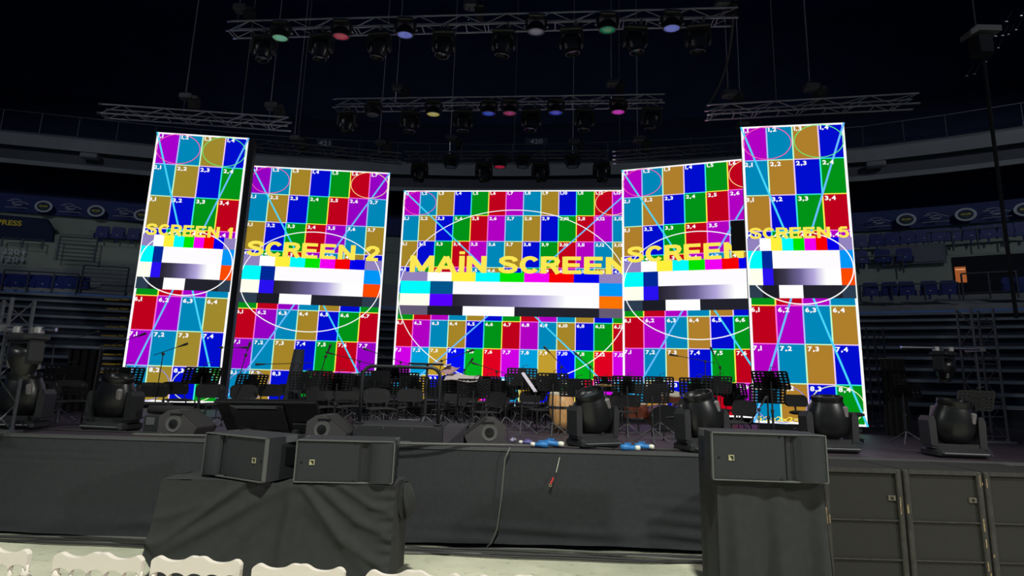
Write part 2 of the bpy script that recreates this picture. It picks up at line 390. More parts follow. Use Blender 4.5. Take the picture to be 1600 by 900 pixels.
# --- stairs with yellow nosings in the left stand
st = thing('stand_stairs', 'stairs with yellow step edges climbing the left stand', 'stairs', (0, 0, 0))
YEL = mat('yellow_nosing', (206, 168, 40), .7, noise=.2, scale=5)
for i, py in enumerate([469, 483, 497, 511, 525, 540, 554, 569, 582]):
    s = .90 - i * .0255
    for xa, xb in ((165 - i * 1.1 + (i % 2) * 5, 189 - i * .9), (191 - i * .9, 203 - i * 1.7)):
        A, a = on_stand(xa, py, s); B_, _ = on_stand(xb, py, s); c = (A + B_) / 2; L = (B_ - A).length
        mb = MB().box((0, 0, 0), (L, .3, .07)); o = mb.build('stair_edge', YEL, st); o.location = c; o.rotation_euler = (0, 0, a)
    A, a = on_stand(160 - i, py + 4, s); B_, _ = on_stand(206 - i * 1.5, py + 4, s); c = (A + B_) / 2
    mb = MB().box((0, .12, -.12), ((B_ - A).length, .4, .2)); o = mb.build('step', RISER, st); o.location = c; o.rotation_euler = (0, 0, a)

# ================================================================== THE STAGE
stage = thing('stage', 'long black stage with a cloth-covered front', 'stage', (0, 0, 0)); stage['kind'] = 'structure'
DECK = mat('stage_deck', (60, 51, 61), .55, noise=.2, scale=1.5)
xl, xr = -14.0, 16.0
deckm = {}
nx, ny = 15, 8
for i in range(nx):
    for j in range(ny):
        w, d = (xr - xl) / nx, (22.6 - YF) / ny
        if not deckm: deckm['m'] = MB().box((0, 0, 0), (w - .008, d - .008, .06)).mesh('deck_panel', DECK)
        put('deck_panel', deckm['m'], stage, (xl + (i + .5) * w, YF + (j + .5) * d, ZS - .03))
MB().box((1.0, (YF + 22.7) / 2, ZS - .13), (29.8, 22.4 - YF, .12)).build('substructure', SATIN, stage)
SKIRT = mat('skirt_cloth', (44, 46, 50), .95, noise=.1, scale=14, bump=.15)
def skirt(u, v):
    x = xl + (xr - xl) * u; z = .05 + (ZS - .05) * v
    low = max(0, (0.45 - z) / 0.45)
    wav = .035 * low * math.sin(z * 26 + 2.0 * math.sin(x * .7)) * (0.5 + 0.5 * math.sin(x * 1.3 + 1)) + .012 * low * math.sin(x * 7)
    if x > 2.0: wav += .03 * math.exp(-((x - 2.9) / .9) ** 2) * max(0, 1 - z / .95) * math.sin(z * 30 + x * 2.5)
    if x < -6: wav += .01 * math.exp(-((z - 1.15) / .12) ** 2) * math.sin(z * 60 + x * .6)
    return (x, YF - .02 - .04 * low - wav, z + .04 * low * math.sin(x * .55 + 1.0))
mb = MB(); mb.grid(skirt, 300, 36); mb.build('front_skirt', SKIRT, stage, True)
MB().box((1.0, YF - .012, ZS - .02), (30, .04, .05)).build('front_edge', mat('stage_edge', (70, 72, 74), .7), stage)

# ================================================================== LED SCREENS
ZT = CAM.z + 7.1665; ZB = ZT - 8.0
CAL = {'mag': (178, 0, 196), 'teal': (0, 136, 186), 'must': (166, 134, 40), 'blue': (0, 12, 208), 'green': (0, 148, 24), 'red': (192, 0, 28)}
ORDER = ['mag', 'teal', 'must', 'blue', 'green', 'red']
LINEC = {'mag': (255, 110, 226), 'teal': (170, 196, 255), 'must': (196, 255, 206), 'blue': (236, 204, 244), 'green': (60, 236, 226), 'red': (255, 240, 84)}
BODY = mat('panel_body', (16, 16, 18), .6)
def panel_mesh(key, m):
    mb = MB(); mb.add([(0, 0, 0), (1, 0, 0), (1, 0, 1), (0, 0, 1)], [(0, 1, 2, 3)])
    mb.cur = 1; mb.add([(0, 0, 0), (1, 0, 0), (1, 0, 1), (0, 0, 1), (0, .09, 0), (1, .09, 0), (1, .09, 1), (0, .09, 1)], [(0, 4, 5, 1), (1, 5, 6, 2), (2, 6, 7, 3), (3, 7, 4, 0), (4, 7, 6, 5)])
    me = bpy.data.meshes.new('led_panel'); me.from_pydata(mb.v, [], mb.f); me.materials.append(m); me.materials.append(BODY); me.polygons.foreach_set('material_index', mb.mi)
    return me
def led_mat(name, rgb):
    """an LED cabinet face: even light with the fine dark scan rows of the diodes"""
    m = glow(name, rgb); nt = m.node_tree
    if 'Wave Texture' in nt.nodes: return m
    e = [n for n in nt.nodes if n.type == 'EMISSION'][0]
    tc = nt.nodes.new('ShaderNodeTexCoord'); wv = nt.nodes.new('ShaderNodeTexWave'); wv.bands_direction = 'Z'; wv.inputs['Scale'].default_value = 6.3
    wv.inputs['Distortion'].default_value = 0; rp = nt.nodes.new('ShaderNodeValToRGB')
    c = lin(rgb); rp.color_ramp.elements[0].color = (*[v * .93 for v in c], 1); rp.color_ramp.elements[1].color = (*[v * 1.03 for v in c], 1)
    nt.links.new(tc.outputs['Object'], wv.inputs['Vector']); nt.links.new(wv.outputs['Fac'], rp.inputs[0]); nt.links.new(rp.outputs[0], e.inputs[0])
    return m
_pm = {}
def led_panel_for(var, c, rgb):
    k = var + c
    if k not in _pm: _pm[k] = panel_mesh(k, led_mat('led_' + k, rgb))
    return _pm[k]
GLY = {}
for ch in '0123456789,': GLY[ch] = text_mesh(ch, .035)
def arc(cx, cz, a, b, q0, q1, n=18): return [(cx + a * math.cos(math.radians(q0 + (q1 - q0) * k / n)), cz + b * math.sin(math.radians(q0 + (q1 - q0) * k / n))) for k in range(n + 1)]
TX, TZ = .29, .215
BLOCK = {
    'S': [[(.87, .70), (.82, .82), (.68, .895), (.5, .91), (.3, .885), (.155, .79), (.15, .68), (.26, .59), (.5, .525), (.75, .45), (.86, .34), (.84, .21), (.7, .115), (.5, .09), (.28, .11), (.15, .2), (.11, .32)]],
    'C': [arc(.52, .5, .385, .41, 36, 324, 28)],
    'R': [[(.12, 0), (.12, 1)], [(.12, .905), (.62, .905), (.78, .85), (.82, .73), (.77, .58), (.6, .51), (.12, .51)], [(.5, .5), (.64, .36), (.88, 0)]],
    'E': [[(.12, 0), (.12, 1)], [(.12, .905), (.92, .905)], [(.12, .51), (.86, .51)], [(.12, .095), (.94, .095)]],
    'N': [[(.12, 0), (.12, 1)], [(.88, 0), (.88, 1)], [(.12, .92), (.88, .08)]],
    'M': [[(.1, 0), (.1, 1)], [(.9, 0), (.9, 1)], [(.1, .93), (.5, .1)], [(.9, .93), (.5, .1)]],
    'A': [[(.1, 0), (.5, .95)], [(.9, 0), (.5, .95)], [(.25, .3), (.75, .3)]],
    'I': [[(.5, 0), (.5, 1)], [(.5, 1.1), (.5, 1.27)]],
    '1': [[(.58, 0), (.58, 1)], [(.58, .93), (.44, .78), (.2, .70)]],
    '2': [[(.13, .66), (.2, .81), (.38, .905), (.62, .905), (.8, .83), (.85, .69), (.78, .55), (.55, .38), (.3, .24), (.16, .095)], [(.06, .095), (.92, .095)]],
    '4': [[(.68, 0), (.68, 1)], [(.6, .95), (.1, .3)], [(.05, .28), (.95, .28)]],
    '5': [[(.22, .905), (.86, .905)], [(.24, .9), (.18, .5)], [(.16, .53), (.35, .61), (.55, .62), (.77, .55), (.86, .36), (.8, .2), (.65, .11), (.45, .09), (.25, .13), (.11, .28)]]}
BWID = {'M': 1.25, 'I': .36, '1': .7, ' ': .45, 'A': 1.1, '2': .85, '5': .85, '4': .85}
def block_text(par, txt, x0, x1, z0, h, y):
    gap = .1; tot = sum(BWID.get(c, 1.0) + gap for c in txt) - gap; k = (x1 - x0) / tot; x = x0
    for ch in txt:
        mb = MB(); w = BWID.get(ch, 1.0); tx = TX * k * (1.0 if ch != 'I' else 1.0)
        for st in BLOCK.get(ch, []):
            P = [(x + a * w * k, z0 + b * h) for a, b in st]; L = []; Rr = []
            for i, p in enumerate(P):
                q0, q1 = P[max(0, i - 1)], P[min(len(P) - 1, i + 1)]; dx, dz = (q1[0] - q0[0]) / k, (q1[1] - q0[1]) / h; l = math.hypot(dx, dz) or 1
                ox, oz = -dz / l * tx / 2, dx / l * TZ * h / 2; L.append((p[0] + ox, y, p[1] + oz)); Rr.append((p[0] - ox, y, p[1] - oz))
            n = len(P); mb.add(L + Rr, [(i, i + 1, n + i + 1, n + i) for i in range(n - 1)])
        if mb.v: mb.build('title_letter', YEL_T, par)
        x += (w + gap) * k
WHITE = glow('led_white', (255, 255, 255), 1.0)
YEL_T = glow('led_title_yellow', (252, 232, 84), 1.0)
def quad(mb, x0, x1, z0, z1, y): mb.add([(x0, y, z0), (x1, y, z0), (x1, y, z1), (x0, y, z1)], [(0, 1, 2, 3)])
def ellipse(mb, cx, cz, a, b, w, y, u0=0, u1=2 * PI, n=72):
    vs = []; fs = []
    for k in range(n + 1):
        q = u0 + (u1 - u0) * k / n; c, s = math.cos(q), math.sin(q)
        vs += [(cx + (a - w) * c, y, cz + (b - w) * s), (cx + a * c, y, cz + b * s)]
    for k in range(n): fs.append((2 * k, 2 * k + 1, 2 * k + 3, 2 * k + 2))
    mb.add(vs, fs)
def line2(mb, x0, z0, x1, z1, w, y):
    dx, dz = x1 - x0, z1 - z0; L = math.hypot(dx, dz); nx, nz = -dz / L * w / 2, dx / L * w / 2
    mb.add([(x0 - nx, y, z0 - nz), (x1 - nx, y, z1 - nz), (x1 + nx, y, z1 + nz), (x0 + nx, y, z0 + nz)], [(0, 1, 2, 3)])
def led_screen(label, L, R, cols, title, th, over={}, dead=None, bright=False, side=0):
    L, R = Vector(L), Vector(R); d = R - L; ang = math.atan2(d.y, d.x); w = d.length; tw = w / cols; H = 8.0
    t = thing('led_screen', label, 'led screen', (L.x, L.y, ZB), ang)
    colr = dict(CAL); colr.update(over)
    for r in range(8):
        for c in range(cols):
            k = ORDER[(r + c) % 6]; rgb = colr[k]; var = title.replace(' ', '_').lower() + '_'
            if bright and r >= 6: rgb = tuple(min(255, int(v * 1.18)) for v in rgb); var += 'low_'
            if dead == (r, c): continue
            put('led_panel', led_panel_for(var, k, rgb), t, M=Matrix.Translation((c * tw + .004, 0, H - r - 1 + .004)) @ Matrix.Diagonal((tw - .008, 1, .992, 1)))
    if dead:
        r, c = dead
        put('dead_led_panel', panel_mesh('dead', mat('dead_panel_face', (44, 42, 46), .5)), t, M=Matrix.Translation((c * tw + .03, -.03, H - r - 1 + .02)) @ Matrix.Diagonal((tw - .06, 1, .97, 1)))['label'] = 'unlit dark grey panel'
    # rear frame and base
    mb = MB(); mb.box((w / 2, .14, H / 2), (w - .5, .1, H - .2)); mb.box((w / 2, .12, -.09), (w - .3, .3, .15))
    for i in range(int(cols / 2) + 1): mb.box((.6 + (w - 1.2) * i / max(1, int(cols / 2)), .3, H / 2 - .1), (.06, .2, H - .2))
    mb.build('rear_frame', SATIN, t)
    if side: MB().box((w + side / 2 + .005, .12, H / 2 - .1), (side, .2, H + .1)).build('side_post', mat('post_black', (22, 22, 24), .5, noise=.4, scale=9), t)
    # grid lines, one per panel edge, in the tint of the panel they border
    gl = {k: MB() for k in ORDER}; lw = .028
    for r in range(8):
        for c in range(cols):
            k = ORDER[(r + c) % 6]; z1 = H - r
            if c: quad(gl[k], c * tw - lw / 2 * 1.3, c * tw + lw / 2 * 1.3, z1 - 1, z1, -.004)
            if r: quad(gl[k], c * tw, c * tw + tw, z1 - lw / 2, z1 + lw / 2, -.005)
    for k in ORDER: gl[k].build('grid_lines', glow('led_line_' + k, LINEC[k]), t)['kind'] = 'stuff'
    mb = MB(); bw = .05
    quad(mb, 0, bw * 1.3, 0, H, -.006); quad(mb, w - bw * 1.3, w, 0, H, -.006); quad(mb, 0, w, 0, bw, -.006); quad(mb, 0, w, H - bw, H, -.006); mb.build('white_border', WHITE, t)
    for (x0, z0, x1, z1) in ((0, H, w / 2, H / 2), (w / 2, H / 2, w, 0)): mb = MB(); line2(mb, x0, z0, x1, z1, .05, -.008); mb.build('diagonal_line', glow('led_diag_a', (72, 214, 250)), t)
    for (x0, z0, x1, z1) in ((w, H, w / 2, H / 2), (w / 2, H / 2, 0, 0)): mb = MB(); line2(mb, x0, z0, x1, z1, .05, -.008); mb.build('diagonal_line', glow('led_diag_b', (104, 190, 255)), t)
    for cx, cz, cc in ((tw, H - .5, (255, 90, 170)), (w - tw, H - .5, (90, 240, 120) if cols == 4 else (255, 220, 150)), (tw, .5, (150, 140, 220)), (w - tw, .5, (235, 240, 190))):
        mb = MB(); ellipse(mb, cx, cz, tw - .03, .48, .022, -.010); mb.build('corner_circle', glow('led_circle_%d_%d' % (cc[0], cc[1]), cc), t)
    # panel numbers
    mb = MB()
    for r in range(8):
        if r == 4: continue
        for c in range(cols):
            x = c * tw + .05; z = H - r - .17
            for ch in '%d,%d' % (r + 1, c + 1):
                V, F = GLY[ch]; a = min(v.x for v in V); b_ = max(v.x for v in V)
                mb.add([(x + (v.x - a) * .20, -.012, z + v.y * .16) for v in V], F); x += (b_ - a) * .20 + .018
    mb.build('panel_numbers', WHITE, t)['kind'] = 'stuff'
    # colour bar block
    z0 = H / 2 - .81; zz = [H / 2 + .81, H / 2 + .46, H / 2 - .02, H / 2 - .465, z0]; X0, X1 = .012 * w, .988 * w; X = lambda u: X0 + (X1 - X0) * u
    LAV, CY, SL, BK = (146, 130, 190), (0, 250, 250), (44, 60, 78), (28, 28, 38)
    row1 = [(0, .12, LAV), (.12, .229, (255, 255, 255)), (.229, .336, (255, 240, 60)), (.336, .444, CY), (.444, .551, (0, 226, 0)), (.551, .66, (240, 0, 240)), (.66, .767, (246, 0, 0)), (.767, .876, (0, 0, 232)), (.876, 1, LAV)]
    row2 = [(0, .135, CY), (.135, .237, (0, 40, 150)), (.237, .876, (255, 252, 255)), (.876, 1, (0, 150, 246))]
    row3 = [(0, .135, (255, 255, 238)), (.135, .237, (40, 16, 240)), (.876, 1, (250, 74, 0))]
    row4 = [(0, .128, SL), (.128, .285, BK), (.285, .512, (255, 255, 255)), (.512, .876, (34, 34, 44)), (.876, 1, SL)]
    if cols == 13: row3[2] = (.876, 1, (250, 116, 0)); row4[0] = (0, .128, (100, 90, 116)); row4[4] = (.876, 1, (100, 90, 116)); row2[1] = (.135, .237, (0, 84, 140)); row3[1] = (.135, .237, (84, 0, 250))
    for zi, row in enumerate((row1, row2, row3, row4)):
        for a, b_, cc in row:
            mb = MB(); quad(mb, X(a), X(b_), zz[zi + 1], zz[zi], -.014); mb.build('colour_bar', glow('led_bar_%d_%d_%d' % cc, cc), t)
    mb = MB(); quad(mb, X(.237), X(.876), zz[3], zz[2], -.014); o = mb.build('grey_ramp', None, t); o.data.materials.clear()
    if 'led_ramp' not in MATS:
        m = bpy.data.materials.new('led_ramp'); m.use_nodes = True; nt = m.node_tree; nt.nodes.clear(); e = nt.nodes.new('ShaderNodeEmission'); out = nt.nodes.new('ShaderNodeOutputMaterial')
        tc = nt.nodes.new('ShaderNodeTexCoord'); sp = nt.nodes.new('ShaderNodeSeparateXYZ'); rp = nt.nodes.new('ShaderNodeValToRGB'); cr = rp.color_ramp
        cr.elements[0].color = (*lin((36, 32, 44)), 1); cr.elements[1].position = .78; cr.elements[1].color = (1, 1, 1, 1)
        for q, cc in ((.18, (60, 56, 76)), (.4, (110, 100, 150)), (.6, (180, 168, 220))): el = cr.elements.new(q); el.color = (*lin(cc), 1)
        nt.links.new(tc.outputs['Generated'], sp.inputs[0]); nt.links.new(sp.outputs['X'], rp.inputs[0]); nt.links.new(rp.outputs[0], e.inputs[0]); nt.links.new(e.outputs[0], out.inputs[0]); MATS['led_ramp'] = m
    o.data.materials.append(MATS['led_ramp'])
    mb = MB(); ellipse(mb, w / 2, H / 2, w / 2 - .03, cols / 4 - .02, .03, -.018, n=140); mb.build('centre_circle', WHITE, t)
    block_text(t, title, .035 * w if cols < 13 else .05 * w, .965 * w if cols < 13 else .98 * w, H / 2 + .79, th, -.024)
    return t
V2 = lambda x, y: (x, y, 0)
s5m = {'must': (176, 128, 44)}
led_screen('tall narrow test-pattern screen reading SCREEN 1, far left', V2(-10.900, 15.613), V2(-8.230, 15.849), 4, 'SCREEN 1', .34, {'mag': (166, 0, 206), 'must': (162, 138, 46)}, side=.16)
led_screen('test-pattern screen reading SCREEN 2 beside the tall left screen', V2(-9.172, 18.083), V2(-4.429, 18.397), 7, 'SCREEN 2', .52, {'mag': (150, 0, 196)})
led_screen('wide central test-pattern screen reading MAIN SCREEN', V2(-4.277, 20.204), V2(4.297, 19.412), 13, 'MAIN SCREEN', .64, {}, bright=True)
a4, b4 = Vector((3.5955, 17.5351)), Vector((6.7414, 16.4727)); c4 = a4 + (b4 - a4) * 7 / 5
led_screen('test-pattern screen with one dead panel, partly behind the far right screen', V2(*a4), V2(*c4), 7, 'SCREEN 4', .52, s5m, dead=(2, 5))
t5 = led_screen('tall narrow test-pattern screen reading SCREEN 5, far right', V2(6.231, 14.203), V2(8.833, 13.765), 4, 'SCREEN 5', .30, s5m)
mb = MB(); text_fit(mb, '5:2x2x2=8', .08, 1.22, .05, .17, -.02, .02); mb.build('small_lettering', YEL_T, t5)

# ================================================================== TRUSSES AND RIGGING
def truss(label, A, B, w=.36, h=.30, bay=.62, m=ALU, name='lighting_truss'):
    A, B = Vector(A), Vector(B); d = B - A; L = d.length; t_ = d.normalized(); up = Vector((0, 0, 1))
    if abs(t_.z) > .9: up = Vector((0, 1, 0))
    sd = t_.cross(up).normalized(); up = sd.cross(t_).normalized()
    t = thing(name, label, 'truss', A)
    P = lambda u, a, b: t_ * u + sd * (a * w / 2) + up * (b * h / 2)
    for a in (-1, 1):
        for b in (-1, 1):
            c = rod('chord', t, P(0, a, b), P(L, a, b), .026, m, 8)
            rod('end_coupler', t, P(-.06, a, b), P(.05, a, b), .034, STEEL, 8)
    n = max(2, round(L / bay)); s = L / n
    for k in range(n):
        for a in (-1, 1):
            b = 1 if k % 2 else -1
            rod('brace', t, P(k * s, a, b), P((k + 1) * s, a, -b), .012, m, 5)
        if k % 2 == 0: rod('rung', t, P(k * s, -1, -1), P(k * s, 1, -1), .016, m, 5)
        rod('rung', t, P(k * s + .1, -1, -1), P(k * s + .1, 1, -1), .016, m, 5)
        if k % 2 == 0: rod('rung', t, P(k * s, -1, 1), P((k + 1) * s, 1, 1), .012, m, 5)
    return t
def span(pl, Y, pr, lift=.15):
    A = atY(pl[0], pl[1], Y); B = atZ(pr[0], pr[1], A.z); k = Vector((0, 0, lift)); return A + k, B + k
ALUD = mat('dark_truss_metal', (92, 95, 102), .5, .6, noise=.2, scale=10)  # darker grey variant of the truss aluminium
T1 = span((362, 54), 14.6, (1150, 34)); T2 = span((525, 171), 17.8, (1037, 164.5)); TL = span((161, 181), 16.1, (452, 201)); TR = span((1106, 183), 15.3, (1432, 166))
T3 = span((636, 251), 20.6, (952, 250)); TS2 = span((398, 233), 18.9, (627, 254)); TS4 = span((960, 252), 18.4, (1166, 238))
truss('long upper front truss carrying fourteen lamps', *T1)
truss('middle truss carrying a row of twelve lamps', *T2)
truss('bare truss hanging above the far left screen', *TL)
truss('bare truss hanging above the far right screen', *TR)
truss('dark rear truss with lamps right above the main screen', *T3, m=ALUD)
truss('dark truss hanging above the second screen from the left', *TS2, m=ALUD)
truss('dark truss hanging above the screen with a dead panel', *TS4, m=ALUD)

HOISTM = mat('hoist_grey', (72, 74, 80), .45, .3)
CHAINM = mat('steel_chain', (120, 122, 124), .5, .6)
def hoist(label, px, py, Y, T=None):
    """chain hoist: motor body, chain bag, hook below and the chain up to the roof"""
    p = atY(px, py, Y); t = thing('chain_hoist', label, 'hoist', p, 0.0, 'chain hoists holding the trusses')
    MB().cbox((0, 0, 0), (.42, .30, .24), .05).build('motor_body', HOISTM, t); MB().cbox((.30, 0, -.05), (.22, .26, .18), .04).build('gear_cover', BLACKMETAL, t)
    mb = MB(); mb.prism([(.1, -.12), (.42, -.14), (.36, -.42), (.16, -.42)], -.12, .12); mb.build('chain_bag', DULL, t)
    zb = -.36
    if T is not None:
        A, B = T; u = min(1, max(0, ((p.x - A.x) / (B.x - A.x)))); q = A + (B - A) * u; zb = min(-.3, (q.z + .12) - p.z)
    rod('hook', t, (-.05, 0, -.1), (-.05, 0, zb), .02, STEEL)
    rod('chain', t, (-.05, 0, .1), (-.05, 0, 37.9 - p.z), .019, CHAINM)
    return t
def hY(T, px):
    A, B = T; lo, hi = 0.0, 1.0
    for _ in range(40):
        mid = (lo + hi) / 2
        if px_of(A + (B - A) * mid)[0] < px: lo = mid
        else: hi = mid
    return (A + (B - A) * lo)
for T, lst, nm in ((T1, [(377, 14, 'left end'), (736, 8, 'middle'), (1128, 6, 'right end')], 'the upper front truss'), (T2, [(622, 138, 'left half'), (957, 130, 'right half')], 'the middle truss'),
                   (TL, [(292, 152, 'left half'), (425, 166, 'right half')], 'the bare truss above the far left screen'), (TR, [(1140, 147, 'left half'), (1268, 137, 'right half')], 'the bare truss above the far right screen'),
                   (TS2, [(462, 217, 'left half'), (595, 224, 'right half')], 'the truss above the second screen'), (TS4, [(998, 218, 'left half'), (1160, 196, 'right end')], 'the truss above the dead-panel screen'),
                   (T3, [(706, 216, 'left half'), (897, 222, 'right half')], 'the dark rear truss')):
    for px, py, wh in lst: hoist('chain hoist over the %s of %s' % (wh, nm), px, py, hY(T, px).y, T)
for i, (px, py, Y, wh) in enumerate([(375, 200, 17.2, 'left of the upper truss hoist'), (466, 214, 19.6, 'left of the middle truss'), (803, 236, 21.2, 'above the middle of the main screen'),
                                     (968, 228, 19.4, 'above the right edge of the main screen'), (1213, 162, 16.4, 'left of the right truss hoist')]):
    p = atY(px, py, Y); o = MB().tube([(0, 0, 0), (0, 0, 37.9 - p.z)], .016, 5).build('hanging_cable', RUBBERGREY); o.location = p
    tag(o, 'thin cable hanging from the roof ' + wh, 'cable')
p = T1[1] + Vector((-.15, -.2, -.1)); q = TR[0] + Vector((-.02, 0, .15))
o = MB().tube([p + (q - p) * u + Vector((.18 * math.sin(u * PI), 0, -.1 * math.sin(u * PI))) for u in [k / 12 for k in range(13)]], .035, 6).build('power_cable', RUBBER); tag(o, 'thick black cable running from upper truss down to right truss', 'cable')

# --- moving head lamps
K = 1.33
def spot_parts():
    me = {}
    me['base'] = MB().cbox((0, 0, .055), (.47 * K, .40, .11), .03).mesh('base', BLACK)
    y = MB(); y.prism([(-.31 * K * .78, .11), (.31 * K * .78, .11), (.235 * K, .17), (-.235 * K, .17)], -.10, .10)
    for s in (-1, 1): y.prism([(s * .19 * K, .13), (s * .255 * K, .15), (s * .262 * K, .46), (s * .235 * K, .52), (s * .205 * K, .52), (s * .195 * K, .45)], -.11, .11)
    me['yoke'] = y.mesh('yoke', BLACK)
    me['head'] = MB().lathe([(.0, -.25), (.10, -.245), (.16, -.21), (.195, -.13), (.205, -.04), (.198, .06), (.18, .15), (.155, .23), (.148, .25), (.152, .258), (.154, .318), (.134, .322), (.128, .26), (.11, .245)], 22, K).mesh('head', SATIN, True)
    me['head'].set_sharp_from_angle(angle=math.radians(50))
    me['lens'] = MB().lathe([(0, .262), (.06, .26), (.125, .25)], 20, K).mesh('lens', mat('lamp_glass', (60, 66, 74), .08, 0.0, spec=1.0), True)
    c = MB(); c.cbox((0, 0, .12), (.07, .06, .15), .015); me['vent_box'] = c.mesh('vent_box', mat('vent_grey', (120, 116, 118), .5))
    f = MB()
    for k in (-2, -1, 0, 1, 2): f.box((k * .05 * K, -.187 + abs(k) * .012, -.03), (.012, .02, .2))
    me['cooling_fins'] = f.mesh('cooling_fins', BLACKMETAL)
    me['clamp'] = MB().box((0, 0, -.06), (.06, .1, .13)).mesh('clamp', GREYMETAL)
    h = MB().tube([(-.2 * K, -.2, .06), (-.2 * K, -.23, .06), (.2 * K, -.23, .06), (.2 * K, -.2, .06)], .012, 6); me['carry_handle'] = h.mesh('carry_handle', GREYMETAL)
    return me
SP = spot_parts()
def wash_parts():
    me = {'base': MB().cbox((0, 0, .05), (.34 * K, .30, .10), .03).mesh('base', BLACK)}
    y = MB(); y.box((0, 0, .12), (.40 * K, .14, .05))
    for s in (-1, 1): y.prism([(s * .17 * K, .1), (s * .22 * K, .12), (s * .225 * K, .34), (s * .2 * K, .4), (s * .175 * K, .37)], -.07, .07)
    me['yoke'] = y.mesh('yoke', BLACK)
    me['head'] = MB().lathe([(.0, -.12), (.10, -.115), (.145, -.07), (.165, .0), (.17, .10), (.178, .12), (.18, .16), (.158, .165), (.15, .14)], 22, K).mesh('head', SATIN, True)
    me['head'].set_sharp_from_angle(angle=math.radians(50))
    me['lens'] = MB().lathe([(0, .15), (.08, .15), (.155, .148)], 22, K)
    k = MB(); k.lathe([(0, -.02), (.025, -.018), (.03, 0), (.025, .018), (0, .02)], 8); me['tilt_knob'] = k.mesh('tilt_knob', mat('knob_grey', (150, 150, 154), .4))
    me['clamp'] = MB().box((0, -.17, .04), (.06, .16, .1)).mesh('clamp', GREYMETAL)
    return me
WP = wash_parts()
def moving_head(kind, label, loc, hang=False, pan=0.0, tilt=0.0, roll=0.0, lens=None, group=None, scale=1.0, rail='truss'):
    t = thing('moving_head_lamp', label, 'stage lamp', loc, 0, group)
    t.rotation_euler = (PI, 0, pan) if hang else (0, 0, pan); t.scale = (scale,) * 3
    P = SP if kind == 'spot' else WP; pz = .42 if kind == 'spot' else .33
    put('base', P['base'], t); put('yoke', P['yoke'], t)
    h = put('head', P['head'], t, M=Matrix.Translation((0, 0, pz)) @ Matrix.Rotation(tilt, 4, 'X') @ Matrix.Rotation(roll, 4, 'Y'))
    if kind == 'spot':
        put('lens', P['lens'], h); put('vent_box', P['vent_box'], h, (.12 * K, -.13, 0)); put('vent_box', P['vent_box'], h, (-.12 * K, .13, 0)); 
        if hang: put('cooling_fins', P['cooling_fins'], h)
        if not hang: put('carry_handle', P['carry_handle'], t)
    else:
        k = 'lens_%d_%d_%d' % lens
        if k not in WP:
            WP[k] = WP['lens'].mesh('lens', lens_reflection_mat(k, lens), True)
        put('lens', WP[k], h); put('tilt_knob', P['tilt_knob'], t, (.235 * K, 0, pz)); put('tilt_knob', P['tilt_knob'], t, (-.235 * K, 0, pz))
    if hang: k = .18 if kind == 'spot' and rail == 'truss' else 0; put('clamp', P['clamp'], t, (-.12, -k, 0)); put('clamp', P['clamp'], t, (.12, k, 0))
    return t
def lens_reflection_mat(k, rgb):
    """front lens of an unlit wash lamp, screen reflections painted in as tint and glow"""
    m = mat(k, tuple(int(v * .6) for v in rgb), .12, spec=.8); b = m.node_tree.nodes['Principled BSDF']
    b.inputs['Emission Color'].default_value = (*lin(rgb), 1); b.inputs['Emission Strength'].default_value = .42  # faint emission painted in for the LED screens mirrored in the lens
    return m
def hang_row(T, items, tn, dz=.16, dy=0.0, scale=1.0, group=None):
    items = sorted(items, key=lambda q: q[0]); ns = nw = 0
    S = sum(1 for q in items if q[1] == 'spot'); Wn = len(items) - S
    for it in items:
        p = hY(T, it[0]); pz = p - Vector((0, 0, dz + .11)); kind = it[1]
        if kind == 'spot':
            lab = 'black moving spotlight, %s from the left on %s' % (ORD[ns], tn); ns += 1
            moving_head('spot', lab, pz + Vector((0, dy, 0)), True, random.uniform(-.2, .2), random.uniform(-.12, .10), random.uniform(-.15, .15), group=group, scale=scale)
        else:
            lab = 'wash lamp whose lens looks %s, %s from left on %s' % (it[3], ORD[nw], tn); nw += 1
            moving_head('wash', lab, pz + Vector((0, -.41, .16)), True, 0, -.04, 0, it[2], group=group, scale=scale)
TEAL, RD, BL, GY, GN, YL, PK = (120, 190, 150), (176, 60, 84), (120, 130, 220), (96, 98, 108), (30, 120, 84), (200, 186, 96), (220, 60, 200)
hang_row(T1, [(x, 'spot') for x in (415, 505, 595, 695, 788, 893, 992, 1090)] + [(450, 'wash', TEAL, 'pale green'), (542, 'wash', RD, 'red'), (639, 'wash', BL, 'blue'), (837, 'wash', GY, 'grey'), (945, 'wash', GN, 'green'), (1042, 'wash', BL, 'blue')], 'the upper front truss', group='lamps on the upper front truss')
B2 = (52, 66, 196)
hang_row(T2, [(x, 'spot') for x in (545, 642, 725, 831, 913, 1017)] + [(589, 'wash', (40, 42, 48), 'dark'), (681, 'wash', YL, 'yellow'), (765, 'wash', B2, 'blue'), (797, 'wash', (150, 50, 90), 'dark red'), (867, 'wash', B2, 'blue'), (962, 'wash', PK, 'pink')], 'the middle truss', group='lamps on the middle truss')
DK = (36, 40, 50)
hang_row(T3, [(x, 'spot') for x in (657, 757, 845, 940)] + [(707, 'wash', DK, 'dark'), (782, 'wash', (190, 40, 70), 'red'), (817, 'wash', DK, 'dark'), (893, 'wash', DK, 'dark')], 'the dark rear truss', group='lamps on the dark rear truss')

